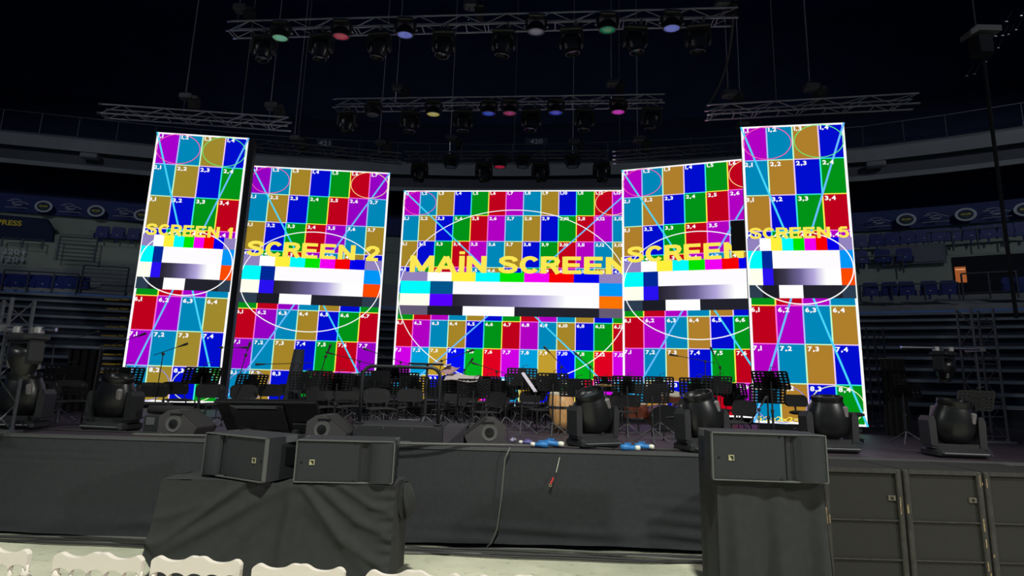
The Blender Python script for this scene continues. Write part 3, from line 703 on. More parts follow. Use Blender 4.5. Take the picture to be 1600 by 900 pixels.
# rigging cluster hung at the upper right
p = atY(1525, 52, 15.0); t = thing('hung_rigging_box', 'grey-topped rigging box hanging at the upper right', 'rigging', p)
MB().prism([(-.33, -.2), (-.33, -.02), (-.1, .16), (.62, .16), (.62, -.02), (-.06, -.02)], -.2, .2).build('housing', mat('rig_grey', (110, 108, 104), .7), t)
MB().cbox((.1, 0, -.45), (.55, .4, .7), .08).build('drape', mat('rig_dark', (30, 32, 38), .9), t)
rod('hanging_rope', t, (.02, 0, .1), (.02, 0, 37.9 - p.z), .018, RUBBERGREY); rod('drop_post', t, (.12, 0, -.7), (.12, 0, 2.0 - p.z + 2.6), .05, mat('post_dark', (20, 22, 28), .8))
random.seed(11)
for k, (x, y) in enumerate([(1528, 63), (1555, 57), (1566, 56), (1575, 54), (1587, 47), (1572, 34), (1595, 25), (1559, 75), (1546, 79), (1540, 97), (1522, 116), (1510, 119)]):
    q = atY(x, y, 15.6) - p; MB().cbox(q, (.09, .05, .03), .01).build('clamp', STEEL, t)
    rod('sling', t, q, q + Vector((.35, .1, .45)), .006, BLACKMETAL)

# ================================================================== ON AND BEFORE THE STAGE
def H0(px): return 597.0 + (px - 800) * .0292
def floor_at(px, Y): p = atY(px, H0(px), Y); return Vector((p.x, Y, ZS))
COND = Vector((-1.75, YF + .6, ZS))
def face(p, lim=.95):
    d = COND - p; a = math.atan2(d.x, -d.y); return max(-lim, min(lim, a))

# --- covered speaker cart at the left
CLOTH = mat('black_cover_cloth', (42, 44, 44), .93, noise=.12, scale=10, bump=.12)
YC = 7.0
A = atY(252, 752, YC); Bq = atY(618, 757, YC); gx0, gx1 = A.x, Bq.x; ztop = (A.z + Bq.z) / 2; dep = .62
cart = thing('covered_cart', 'low wheeled cart under a wrinkled black cloth, carrying two loudspeakers', 'cart', ((gx0 + gx1) / 2, YC, 0))
wd = gx1 - gx0
def seg(px, pz, ax, az, bx, bz):
    t = ((px - ax) * (bx - ax) + (pz - az) * (bz - az)) / ((bx - ax) ** 2 + (bz - az) ** 2); t = max(0, min(1, t))
    return math.hypot(px - ax - t * (bx - ax), (pz - az - t * (bz - az))), t
def cfront(u, v):
    x = (u - .5) * wd; X = u * wd; z = .1 + (ztop - .1) * v; f = 0
    for (ax, az, bx, bz, am, ww) in ((.36, 1, .0, .22, .06, .05), (.55, 1, .03, .2, .05, .07), (.56, .98, .25, .02, .03, .09), (.575, .95, .55, 0, .07, .08), (.60, 1, .80, .42, .06, .05), (.80, .42, 1, .1, .05, .05), (.66, 1, .85, .62, .04, .05), (.85, .62, 1, .45, .04, .05), (.76, 1, .9, .78, .03, .035), (.9, .78, 1, .7, .03, .035), (.62, .8, .9, .12, .03, .07), (0, .55, .2, .75, .02, .05)):
        q, t = seg(u * 2.6, v, ax * 2.6, az, bx * 2.6, bz); f += am * math.exp(-(q / ww) ** 2) * (.4 + .6 * min(1, 4 * t * (1 - t) + .35))
    f += .012 * math.sin(v * 55 + 3 * u) * math.exp(-((1 - u) / .06) ** 2)
    bulge = .10 * (1 - v) ** 1.5
    return (x - .05 * (1 - v) * (1 - u) ** 3, -f - bulge, max(z - (.05 * math.sin(u * 5) if v < .02 else 0), .06))
def hemlift(u): return .10 * max(0, 1 - u / .06)
mb = MB()
mb.grid(lambda u, v: (lambda p: (p[0], p[1], p[2] + hemlift(u) * 2.2 * (1 - v) ** 2))(cfront(u, v)), 110, 44)
mb.grid(lambda u, v: (lambda p: (p[0], p[1] + (dep - p[1]) * v, ztop + .012 * math.sin(9 * u + 5 * v)))(cfront(u, 1)), 110, 8)
mb.grid(lambda u, v: (wd / 2 + .06 * math.sin(u * PI) + .05 * math.sin(u * 9 + v * 3) * u, cfront(1, v)[1] + (dep - cfront(1, v)[1]) * u, .1 + (ztop - .1) * v + .05 * math.sin(u * 7) * v), 14, 30)
mb.grid(lambda u, v: (-wd / 2 - .05 * (1 - v) + .03 * math.sin(u * 8), cfront(0, v)[1] + (dep - cfront(0, v)[1]) * u, .1 + hemlift(0) * 2.2 * (1 - v) ** 2 + (ztop - .1 - hemlift(0) * 2.2 * (1 - v) ** 2) * v), 10, 30)
mb.build('cloth', CLOTH, cart, True)
def knot(u, v):
    a = 2 * PI * u; r = (.10 + .035 * math.sin(5 * a + 4 * v)) * math.sin(PI * (.06 + .9 * v)) ** .6
    return (wd / 2 + .1 + r * math.cos(a), .2 + r * 1.2 * math.sin(a), ztop - .42 + .44 * v)
mb = MB(); mb.grid(knot, 24, 14); mb.build('gathered_cloth', CLOTH, cart, True)
MB().box((0, dep / 2, .14), (wd - .15, dep - .1, .1)).build('base_frame', BLACKMETAL, cart)
for x in (-wd / 2 + .12, .05, wd / 2 - .15):
    for y in (.06, dep - .06): MB().lathe([(0, -.02), (.05, -.02), (.05, .02), (0, .02)], 14, 1, Matrix.Rotation(PI / 2, 4, 'Y'), (x, y, .05)).build('caster', BLACK, cart)

# --- loudspeakers
SPK = mat('speaker_paint', (36, 38, 42), .62, noise=.08, scale=60, bump=.15)
GRIL = mat('speaker_grille', (36, 40, 43), .7, noise=.12, scale=160, bump=.25)
EDGE = mat('speaker_edge', (92, 95, 92), .6)
BADGE = mat('badge_gold', (196, 190, 150), .4, .3)
def loudspeaker(label, loc, rz, w, h, d, flip=False):
    t = thing('loudspeaker', label, 'loudspeaker', loc, rz); s = -1 if flip else 1
    mb = MB(); mb.prism([(-w / 2, 0), (w / 2, 0), (w / 2 - .04, d), (-w / 2 + .04, d)], 0, h, 'xy'); mb.build('cabinet', SPK, t)
    e = .014
    mb = MB()
    for x in (-w / 2 + e / 2, w / 2 - e / 2): mb.box((x, -.018, h / 2), (e, .05, h))
    mb.box((0, -.018, h - e / 2), (w, .05, e)); mb.box((0, -.018, e / 2), (w, .05, e)); mb.build('edge_trim', EDGE, t)
    X = lambda u: s * (u - .5) * w * .972
    def flat(u0, u1, name):
        a, b = sorted((X(u0), X(u1))); return MB().box(((a + b) / 2, -.012, h / 2), (b - a, .03, h - 2 * e - .01)).build(name, GRIL, t)
    flat(.36, 1.0, 'grille_panel')
    def fin(u, v): x = X(.0 + .27 * u); return (x, -.012 - .07 * math.sin(PI * min(1, u * 1.05)) ** .8 - (.02 if u < .9 else 0), e + .004 + (h - 2 * e - .008) * v)
    mb = MB(); mb.grid(fin, 14, 2); mb.build('grille_fin', GRIL, t, True)
    def fin2(u, v): x = X(.285 + .085 * u); return (x, .035 - .06 * u, e + (h - 2 * e) * v)
    mb = MB(); mb.grid(fin2, 4, 1); mb.build('waveguide_slot', SATIN, t)
    bx = X(.84)
    bd = MB().box((bx, -.031, h * .47), (.062, .008, .062)).build('badge', BADGE, t)
    mb = MB(); mb.prism([(bx - .02, h * .47 + .02), (bx + .02, h * .47 + .02), (bx + .02, h * .47 - .02), (bx + .008, h * .47 - .02), (bx, h * .47)], -.04, -.036); mb.build('badge_mark', SATIN, bd)
    for u, v in ((.04, .06), (.04, .93), (.40, .06), (.40, .93), (.95, .47)): MB().lathe([(0, -.006), (.012, -.005), (.013, 0)], 8, 1, Matrix.Rotation(PI / 2, 4, 'X'), (X(u), -.032 if u > .3 else -.03, h * v)).build('screw', SATIN, t)
    for sx in (-1, 1):
        M = Matrix.Rotation(-sx * math.atan2(.04, d), 4, 'Z')
        MB().box((sx * (w / 2 - .025), d * .62, h * .52), (.02, .14, .22), M).build('handle_recess', SATIN, t)
        MB().box((sx * (w / 2 - .024), d * .6, h * .93), (.02, .2, .08), M).build('rigging_plate', GREYMETAL, t)
    return t
pa = atY(360, 755, YC + .1); loudspeaker('black loudspeaker on the cart, its side turned to the other', (pa.x + .02, YC + .12, ztop + .02), -.46, 1.12, .52, .58)
pb = atY(540, 756, YC + .1); loudspeaker('black loudspeaker at the right end of the covered cart', (pb.x, YC + .02, ztop + .02), .05, 1.20, .505, .56, True)

# --- covered stand and loudspeaker at the right
YR = 6.6
A = atY(1120, 752, YR); Bq = atY(1285, 753, YR); ztr = (A.z + Bq.z) / 2; wr = Bq.x - A.x
st = thing('covered_stand', 'tall stand under a pleated black cloth beside the subwoofers', 'stand', ((A.x + Bq.x) / 2, YR, 0))
def fold(u): return .035 * math.sin(u * 17 + .6) + .02 * math.sin(u * 31)
def drape(u, v): return ((u - .5) * wr * 1.0 + .012 * (1 - v) * math.sin(u * 20), fold(u) * (1 - v) ** .7 * 1.2 - .04 * (1 - v), .02 + (ztr - .02) * v)
mb = MB(); mb.grid(drape, 80, 20)
mb.grid(lambda u, v: (-wr / 2 + .03 * math.sin(u * 9) * (1 - v), u * .6 + drape(0, v)[1] * (1 - u), .02 + (ztr - .02) * v), 12, 16)
mb.grid(lambda u, v: (wr / 2 + .03 * math.sin(u * 9 + 1) * (1 - v), u * .6 + drape(1, v)[1] * (1 - u), .02 + (ztr - .02) * v), 12, 16)
mb.grid(lambda u, v: ((u - .5) * wr, v * .6, ztr), 20, 4); mb.build('cloth', CLOTH, st, True)
MB().box((0, .3, .1), (wr - .16, .5, .16)).build('base_frame', BLACKMETAL, st)
pc = atY(1197, 751, YR); loudspeaker('black loudspeaker on the pleated cloth stand at the right', (pc.x + .01, YR - .06, ztr + .012), -.03, 1.31, .535, .6, True)

# --- subwoofers
SUBF = mat('sub_frame', (46, 45, 42), .6, noise=.35, scale=14); SUBG = mat('sub_grille', (31, 30, 28), .8, noise=.12, scale=120, bump=.3); WORN = mat('worn_wood', (150, 128, 92), .8, noise=.4, scale=30)
YSUB = 7.2
xs = [atY(x, 800, YSUB).x for x in (1287, 1412, 1541)]
sw = (xs[2] - xs[0]) / 2
random.seed(3)
for i in range(3):
    x0 = xs[0] + i * sw; hh = 1.50; t = thing('subwoofer', ['tall black subwoofer stack next to the pleated cloth stand', 'tall black subwoofer stack in the middle of the three', 'tall black subwoofer stack at the right picture edge'][i], 'subwoofer', (x0 + sw / 2, YSUB, 0), 0.0, 'subwoofers before the stage')
    w = sw - .03
    MB().box((0, .47, hh / 2), (w, .86, hh)).build('cabinet', mat('sub_body', (26, 26, 26), .75), t)
    for s in (-1, 1): MB().cbox((s * (w / 2 - .035), .015, hh / 2), (.07, .07, hh), .012).build('side_rail', SUBF, t)
    MB().box((0, .02, hh - .025), (w - .14, .06, .05)).build('top_rail', SUBF, t)
    for z in (.42, .88): MB().box((0, .025, z), (w - .14, .05, .018)).build('cross_rail', SUBF, t)
    for z0, z1 in ((.04, .41), (.43, .87), (.89, hh - .05)): MB().box((0, .03, (z0 + z1) / 2), (w - .15, .02, z1 - z0)).build('grille_panel', SUBG, t)
    for z in (1.15, .10):
        b = MB().box((w / 2 - .13, .012, z), (.09, .02, .06)).build('badge', mat('sub_badge', (92, 88, 78), .5), t); MB().box((w / 2 - .13, .0, z), (.03, .01, .03)).build('badge_mark', SATIN, b)
    for k in range(7):
        s = random.choice((-1, 1)); z = random.uniform(.1, hh - .1); MB().cbox((s * (w / 2 - random.uniform(.004, .05)), -.019, z), (random.uniform(.008, .02), .008, random.uniform(.03, .16)), .003).build('chipped_paint', WORN, t)

# --- stage-floor moving heads
def floor_head(label, px, py, pan, tilt, roll, sc_=1.25):
    p = atZ(px, py, ZS); p.z = ZS + .002; moving_head('spot', label, p, False, pan, tilt, roll, group='moving heads on the stage floor', scale=sc_)
floor_head('black moving head on the stage floor, cut by left picture edge', 27, 669, .1, .15, .02)
floor_head('black moving head on stage floor left of the first loudspeaker', 174, 672, -.15, .2, .18)
floor_head('black moving head leaning left, between the blue plugs', 927, 698, .5, .25, -.42)
floor_head('black moving head behind the left corner of right loudspeaker', 1098, 705, .35, .1, -.28)
floor_head('black moving head behind the right end of right loudspeaker', 1297, 706, 0, .12, -.05)
floor_head('black moving head on the deck above the subwoofers', 1492, 714, -.1, .2, .08)

# --- towers at the stage sides with a pipe and a hung lamp each
def tower(label, px, pyb, pyt, name='truss_tower', w=.5, d=.4, m=ALU):
    p = atZ(px, pyb, ZS); top = atY(px, pyt, p.y).z
    t = truss(label, (p.x, p.y, ZS + .03), (p.x, p.y, top), w, d, .45, m, name); MB().box((0, 0, -.015), (w + .2, d + .2, .03)).build('base_plate', GREYMETAL, t); return p, top
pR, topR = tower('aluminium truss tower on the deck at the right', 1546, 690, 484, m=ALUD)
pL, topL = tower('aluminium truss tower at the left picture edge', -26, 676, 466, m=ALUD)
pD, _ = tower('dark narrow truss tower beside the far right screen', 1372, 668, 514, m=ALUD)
def side_pipe(label, lab2, xa, ya, xb, yb, Y, xl, pan, tilt, roll):
    a, b = atY(xa, ya, Y), atY(xb, yb, Y); z = (a.z + b.z) / 2; a.z = b.z = z
    t = thing('lighting_pipe', label, 'pipe', a); d = b - a
    rod('pipe', t, (0, 0, 0), d, .03, STEEL, 10)
    q = atY(xl, ya, Y) - a; q.z = 0
    for k in (-.16, .16): MB().cbox(q + Vector((k, 0, -.02)), (.1, .12, .12), .02).build('clamp', mat('clamp_pale', (170, 168, 170), .4, .5), t)
    e = 0 if abs(a.x) > abs(b.x) else 1
    MB().box((d * e) + Vector((0, .15, 0)), (.12, .42, .1)).build('bracket', GREYMETAL, t)
    moving_head('spot', lab2, a + q + Vector((0, 0, -.08)), True, pan, tilt, roll, group='lamps on side pipes', scale=.86, rail='pipe')
side_pipe('steel pipe reaching left from the right truss tower', 'moving head hanging from the pipe on the right tower', 1408, 543, 1532, 545, pR.y - .35, 1473, .5, .25, .3)
side_pipe('steel pipe reaching right from the left truss tower', 'moving head hanging from the pipe on the left tower', 4, 512, 88, 516, pL.y - .35, 46, -.4, .3, -.3)

# --- dark drapes at the stage sides
for px0, px1, py0, py1, Y, lab in ((104, 156, 545, 640, 13.6, 'black hanging drape panel left of the far left screen'), (1379, 1419, 560, 650, 13.4, 'black hanging drape panel right of the far right screen')):
    a = floor_at(px0, Y); b = floor_at(px1, Y); zt_ = atY(px0, py0, Y).z; t = thing('drape_panel', lab, 'drape', ((a.x + b.x) / 2, Y, ZS)); w = b.x - a.x
    mb = MB(); mb.grid(lambda u, v: ((u - .5) * w, .03 * math.sin(u * 26), (zt_ - ZS) * v), 40, 2); mb.build('cloth', mat('drape_cloth', (16, 17, 22), .95), t, True); rod('top_bar', t, (-w / 2, 0, zt_ - ZS), (w / 2, 0, zt_ - ZS), .02, BLACKMETAL)

# --- chairs
def make_chair():
    t = thing('orchestra_chair', '', 'chair'); w = .56
    mb = MB(); mb.grid(lambda u, v: ((u - .5) * w * (1 - .06 * (2 * v - 1) ** 2), -.24 + .46 * v, .455 - .03 * (2 * u - 1) ** 4 - .03 * (2 * v - 1) ** 4), 12, 10)
    mb.grid(lambda u, v: ((u - .5) * w * (1 - .06 * (2 * v - 1) ** 2), -.24 + .46 * v, .405 + .02 * (2 * u - 1) ** 4), 12, 10); mb.build('seat', DULL, t, True)
    def bk(u, v, f):
        e = (1 - .16 * (2 * v - 1) ** 4); return ((u - .5) * w * .96 * e, .27 + .04 * v + f + .03 * (1 - (2 * u - 1) ** 2), .53 + .27 * v * (1 - .08 * (2 * u - 1) ** 4))
    mb = MB(); mb.grid(lambda u, v: bk(u, v, 0), 12, 8); mb.grid(lambda u, v: bk(u, v, .035), 12, 8); mb.build('backrest', DULL, t, True)
    for s in (-1, 1):
        MB().tube([(s * .25, -.22, .42), (s * .27, -.25, 0)], .013, 6).build('leg', BLACKMETAL, t)
        MB().tube([(s * .22, .22, .42), (s * .25, .27, 0)], .013, 6).build('leg', BLACKMETAL, t)
        MB().tube([(s * .2, .2, .4), (s * .2, .3, .5), (s * .2, .325, .74)], .013, 6).build('back_tube', BLACKMETAL, t)
    MB().tube([(-.26, -.235, .2), (.26, -.235, .2)], .009, 6).build('stretcher', BLACKMETAL, t)
    return t
CH = [(78, 11.2, 'beside the moving head at the left picture edge'), (122, 10.1, 'left of the second moving head'), (197, 11.3, 'behind the second moving head'), (247, 10.2, 'under the boom microphone at the far left screen'),
      (284, 11.8, 'left of the leaning music stand at the far left screen'), (343, 10.6, 'behind the left end of the tilted monitor'), (397, 10.7, 'behind the middle of the tilted monitor'), (434, 12.2, 'left of the covered tall column'), (459, 13.2, 'far back behind the covered tall column'),
      (512, 10.7, 'right of the tilted monitor'), (553, 11.2, 'at the left post of the podium rail'), (598, 10.7, 'seen through the left half of the podium rail'), (644, 11.4, 'seen through the right half of the podium rail'), (703, 11.0, 'right of the podium rail'), (757, 10.5, 'above the wedge monitor beside the podium'), (846, 12.0, 'left of the tan drum'), 
      (935, 11.0, 'behind the leaning moving head'), (972, 12.2, 'right of the leaning moving head'), (1066, 10.6, 'left of the moving head behind the right loudspeaker'), (1140, 9.7, 'right of the moving head behind the right loudspeaker')]
c0 = make_chair()
for i, (px, Y, wh) in enumerate(CH):
    o = c0 if i == 0 else copy_tree(c0); p = floor_at(px, Y); o.location = p; a = face(p, .8)
    if px in (846, 938, 968, 1140): a = -1.15
    o.rotation_euler = (0, 0, a + random.uniform(-.12, .12)); tag(o, 'black padded chair ' + wh, 'chair', 'orchestra chairs on the stage')

back = [x for x in (476, 522, 568, 612, 700, 742, 786, 830, 874, 918, 962, 1096, 1140)]
for i, px in enumerate(back):
    o = copy_tree(c0); p = floor_at(px, 14.7); o.location = p; o.rotation_euler = (0, 0, face(p, .6) + random.uniform(-.12, .12)); tag(o, 'black padded chair, %s from the left in the rearmost row' % ORD[i], 'chair', 'rearmost row of orchestra chairs')
mid = [x for x in (538, 580, 622, 680, 726, 775, 822, 868)]
for i, px in enumerate(mid):
    o = copy_tree(c0); p = floor_at(px, 12.95 if px not in (680, 822, 868) else 13.2); o.location = p; o.rotation_euler = (0, 0, face(p, .6) + random.uniform(-.12, .12)); tag(o, 'black padded chair, %s from the left in the middle row' % ORD[i], 'chair', 'middle row of orchestra chairs')

xa, xb = floor_at(484, 16.0).x, floor_at(1126, 16.0).x
rs = thing('stage_riser', 'long low black riser behind the orchestra before the main screen', 'riser', ((xa + xb) / 2, 16.0, ZS)); nb = 6; bw = (xb - xa) / nb
for k in range(nb): MB().cbox(((k + .5 - nb / 2) * bw, 0, .41), (bw - .012, 1.2, .05), .01).build('deck_board', BLACK, rs); MB().box(((k + .5 - nb / 2) * bw, -.56, .195), (bw - .02, .03, .38)).build('front_panel', DULL, rs)

# --- height-adjustable stools at the right
def stool(label, px, py, rz, back):
    p = atZ(px, py, ZS); t = thing('swivel_stool', label, 'stool', p, rz, 'swivel stools at the right')
    mb = MB(); mb.lathe([(0, .51), (.22, .51), (.27, .53), (.275, .56), (.22, .585), (0, .59)], 24, 1.25); mb.build('seat', DULL, t, True)
    def bk(u, v, f): e = (1 - .3 * (2 * v - 1) ** 4); return ((u - .5) * .56 * e, .25 + .05 * v + f - .04 * (2 * u - 1) ** 2, .66 + .25 * v)
    mb = MB(); mb.grid(lambda u, v: bk(u, v, 0), 12, 8); mb.grid(lambda u, v: bk(u, v, .06), 12, 8); mb.build('backrest', DULL, t, True)
    MB().tube([(0, .1, .5), (0, .27, .52), (0, .3, .7)], .02, 8).build('back_bracket', BLACKMETAL, t); MB().tube([(0, 0, .1), (0, 0, .52)], .035, 10).build('column', BLACKMETAL, t)
    MB().tube([(.1, -.05, .47), (.34, -.1, .42)], .012, 6).build('lever', BLACKMETAL, t)
    for k in range(4):
        a = PI / 4 + k * PI / 2; MB().tube([(0, 0, .13), (.36 * math.cos(a), .3 * math.sin(a), .03)], .018, 6).build('leg', BLACKMETAL, t)
    mb = MB(); n = 20; mb.tube([(.2 * 1.3 * math.cos(2 * PI * k / n), .2 * math.sin(2 * PI * k / n), .22) for k in range(n + 1)], .012, 6, False); mb.build('foot_ring', BLACKMETAL, t)
stool('black swivel stool left of the moving head before far right screen', 1262, 688, .25, 0)
stool('black swivel stool turned away before the corner of far right screen', 1330, 690, 1.0, 0)

# --- music stands
def make_stand():
    t = thing('music_stand', '', 'music stand')
    return t
def desk_mesh():
    mb = MB(); w, h = .62, .36; nx, ny = 8, 6; bx, bz = w / nx, h / ny; T = .006
    solid = lambda i, j: 3 <= i <= 4 or (2 <= i <= 5 and j < 4)
    for j in range(ny + 1): mb.box((0, 0, j * bz), (w, T, bz * .56))
    for i in range(nx + 1): mb.box((-w / 2 + i * bx, 0, h / 2), (bx * .52, T, h))
    mb.box((0, 0, h * .36), (bx * 3.6, T, h * .72)); mb.box((0, 0, h / 2), (bx * 2, T, h))
    mb.box((0, .03, -.005), (w, .07, .008))
    return mb.mesh('desk', BLACKMETAL)
DESK = desk_mesh()
LEGM = {}
def music_stand(label, px, pyc, Y, rz=None, tilt=.55, sc_=1.0):
    p = floor_at(px, Y); c = atY(px, pyc, Y); hz = c.z - ZS; a = face(p, .75) if rz is None else rz
    t = thing('music_stand', label, 'music stand', (c.x, Y, ZS), a, 'black music stands of the orchestra')
    put('desk', DESK, t, M=Matrix.Translation((0, 0, hz)) @ Matrix.Rotation(tilt, 4, 'X') @ Matrix.Translation((0, 0, -.18 * sc_)) @ Matrix.Diagonal((sc_, 1, sc_, 1)))
    rod('pole', t, (0, .02, .2), (0, .02, hz - .02), .014, BLACKMETAL, 8); rod('lower_tube', t, (0, .02, .12), (0, .02, hz * .55), .02, BLACKMETAL, 8); MB().cbox((0, .02, hz * .55), (.05, .05, .06), .012).build('clutch', BLACK, t)
    for k in range(3):
        q = .5 + k * 2 * PI / 3; rod('leg', t, (0, .02, .26), (.36 * math.cos(q), .02 + .3 * math.sin(q), .012), .011, GREYMETAL, 6)
    MB().tube([(0, .02, hz + .12), (.02, -.05, hz + .22), (.12, -.06, hz + .24)], .006, 5).build('clip_lamp', BLACKMETAL, t)
    return t
for px, py, Y, wh, rz, tl in [
    (101, 584, 10.6, 'in the dark left of the far left screen', None, .6), (193, 587, 9.8, 'at the lower left corner of the far left screen', None, .6), (316, 587, 9.9, 'at the lower right corner of far left screen', None, .6),
    (393, 597, 11.2, 'behind the middle of the tilted monitor', None, .5), (476, 595, 11.0, 'in front of the covered tall column', .1, .2), (527, 597, 10.4, 'left of the podium rail', .45, .4), (586, 592, 11.6, 'behind the left half of the podium rail', .1, .3),
    (618, 586, 12.6, 'below the gap beside the main screen', .0, .4), (716, 601, 10.6, 'under the pale papers right of the podium', 0, .3), (760, 601, 11.4, 'above the wedge monitor', 0, .3), (740, 607, 10.2, 'lowest one, right of the podium', 0, .3),
    (816, 589, 11.0, 'holding a white sheet edge', -.05, .25), (864, 597, 10.8, 'left of the tan drum', -.1, .3), (900, 606, 10.4, 'right before the leaning moving head', -.1, .35),
    (980, 601, 11.0, 'right of the cymbal', -.15, .3), (1030, 601, 11.8, 'behind the drum kit', -.25, .35), (1019, 615, 10.0, 'before the drum kit', -.1, .3), (1088, 605, 10.2, 'above the moving head behind right loudspeaker', -.35, .3), (1120, 601, 11.4, 'before the red tiles of dead-panel screen', -.1, .2),
    (1204, 594, 9.6, 'upper one before the far right screen', -.75, .55), (1199, 615, 9.9, 'lower one before the far right screen', -.3, .3), (1158, 623, 13.8, 'small far one between the two right screens', .4, .6),
    (1410, 611, 11.2, 'alone in the dark right of the far right screen', -.75, .75), (1524, 626, 9.6, 'before the right truss tower', -.1, .3)]:
    music_stand('black music stand ' + wh, px, py, Y, rz, tl, .92 if px not in (1158,) else .55)
for i, px in enumerate((498, 545, 590, 634, 722, 764, 808, 852, 896, 946, 1118, 1146)):
    music_stand('black music stand, %s from the left in the rearmost row' % ORD[i], px, 597 + (i % 3) * 3 + (px - 800) * .02, 13.9, None, .3 + .05 * (i % 3), 1.0)
for i, px in enumerate((556, 602, 648, 692, 744, 790, 836)):
    music_stand('black music stand, %s from the left in the middle row' % ORD[i], px, 604 + (i % 2) * 4 + (px - 800) * .02, 12.1, None, .3, .95)
PAPER = mat('paper', (182, 168, 172), .8)
p = atY(826, 597, 10.85); t = tag(MB().box((0, 0, 0), (.05, .012, .46), Matrix.Rotation(-.62, 4, 'Y') @ Matrix.Rotation(-.3, 4, 'X')).box((.035, .01, 0), (.02, .012, .46), Matrix.Rotation(-.62, 4, 'Y') @ Matrix.Rotation(-.3, 4, 'X')).build('sheet_music', mat('sheet_edge', (214, 206, 226), .8)), 'white sheet music edge leaning over a central music stand', 'paper'); t.location = p

# --- podium with rail and conductor desk
pf = [atZ(545, 691, ZS), atZ(692, 692, ZS)]; YP = (pf[0].y + pf[1].y) / 2; hp = atY(620, 665, YP).z - ZS
pod = thing('conductor_podium', 'low black podium with a rounded black rail', 'podium', (0, 0, 0))
X0, X1 = pf[0].x, pf[1].x
MB().cbox(((X0 + X1) / 2, YP + .55, ZS + hp / 2), (X1 - X0, 1.1, hp), .012).build('platform', mat('podium_paint', (34, 35, 38), .6, noise=.15, scale=20), pod)
xs2 = X1 + .36; MB().prism([(X1, YP + .12), (X1 + .01, YP + .12), (xs2, YP + .3), (xs2, YP + 1.0), (X1, YP + 1.0)], ZS, ZS + hp * .96, 'xy').build('side_step', mat('podium_side', (58, 54, 62), .7), pod)
ra, rb = atY(561, 666, YP + .06), atY(684, 668, YP + .06); zr = atY(620, 573, YP + .06).z; zb_ = ZS + hp; rr = .16
pts = [(ra.x, YP + .06, zb_), (ra.x, YP + .06, zr - rr)] + [(ra.x + rr - rr * math.cos(q * PI / 12), YP + .06, zr - rr + rr * math.sin(q * PI / 12)) for q in range(1, 7)] + [(rb.x - rr + rr * math.sin(q * PI / 12), YP + .06, zr - rr + rr * math.cos(q * PI / 12)) for q in range(0, 7)] + [(rb.x, YP + .06, zb_)]
MB().tube(pts, .030, 10).build('rail', mat('rail_black', (34, 36, 42), .4), pod, True)
for x in (ra.x, rb.x): MB().cbox((x, YP + .06, zb_ + .02), (.12, .12, .04), .01).build('rail_foot', BLACKMETAL, pod)
for k in (.04, .34, .66, .95): MB().lathe([(0, -.004), (.012, -.003), (.012, 0)], 8, 1, Matrix.Rotation(PI / 2, 4, 'X'), (X0 + (X1 - X0) * k, YP - .002, ZS + hp * .85)).build('bolt', GREYMETAL, pod)
yd = YP + 1.65; dk = atY(668, 569, yd); t = thing('conductor_desk', 'flat black conductor desk on a tripod behind podium rail', 'music stand', (dk.x, yd, ZS)); hz = dk.z - ZS
MB().cbox((0, 0, hz), (.66, .46, .03), .008).build('desk', BLACKMETAL, t); rod('pole', t, (0, 0, .2), (0, 0, hz), .024, BLACKMETAL, 8); rod('sleeve', t, (0, 0, .1), (0, 0, hz * .5), .034, BLACKMETAL, 8)
for k in range(3): q = .4 + k * 2 * PI / 3; rod('leg', t, (0, 0, .32), (.42 * math.cos(q), .4 * math.sin(q), .015), .016, GREYMETAL, 6)
def page(label, px, py, Y, w, d, rx, rz, m=PAPER):
    p = atY(px, py, Y); mb = MB(); mb.grid(lambda u, v: ((u - .5) * w, (v - .5) * d, .02 * math.sin(u * PI * 2)), 10, 2); mb.grid(lambda u, v: ((u - .5) * w, (v - .5) * d, .02 * math.sin(u * PI * 2) - .006), 10, 2)
    o = mb.build('sheet_music', m, None, True); o.location = p; o.rotation_euler = (rx, 0, rz); tag(o, label, 'paper')
page('open pale score lying on the low music stand right of podium', 722, 590, 10.3, .62, .34, .35, -.1)
page('pinkish crumpled sheet beside the conductor desk', 702, 578, 10.5, .34, .3, .45, -.5, mat('pink_paper', (160, 126, 134), .8))
page('pale sheet lying on the conductor desk end', 691, 568.5, yd - .05, .34, .3, .12, .1)

# --- wedge monitors
def wedge(label, px, py, rz, w=.78, sc_=1.0):
    p = atZ(px, py, ZS); t = thing('wedge_monitor', label, 'wedge monitor', p, rz, 'wedge monitors on the stage'); t.scale = (sc_,) * 3
    prof = [(-.28, 0), (.30, 0), (.30, .30), (.16, .40), (.02, .40), (-.34, .13)]
    mb = MB(); mb.prism(prof, -w / 2, w / 2, 'yz'); mb.build('cabinet', mat('wedge_paint', (58, 56, 58), .7, noise=.1, scale=50), t)
    for s in (-1, 1):
        M = Matrix.Rotation(s * PI / 2, 4, 'Y'); r = MB(); r.lathe([(.05, -.004), (.10, -.002), (.125, .006), (.13, .0)], 22, 1, M, (s * (w / 2 + .002), .05, .19)); c = r.build('side_port', mat('wedge_ring', (84, 84, 84), .6), t)
        MB().lathe([(0, .012), (.05, .006), (.075, .002)], 16, 1, M, (s * (w / 2 + .004), .05, .19)).build('port_cone', SATIN, c)
        MB().box((s * (w / 2), .02, .335), (.012, .2, .035)).build('handle_slot', SATIN, t)
    d = Vector((0, .36, .27)).normalized(); mb = MB(); mb.box((0, -.165, .27), (w - .08, .008, .43), Matrix.Rotation(-math.atan2(.36, .27), 4, 'X')); mb.build('grille', mat('wedge_grille', (36, 36, 38), .8), t)
    return t
wedge('grey wedge monitor in front of the far left screen', 291, 679, 1.5, .56)
wedge('grey wedge monitor half hidden behind the tilted monitor', 517, 688, 1.5, .56)
wedge('grey wedge monitor with a round port beside the podium', 757, 692, -1.45, .6, 1.02)
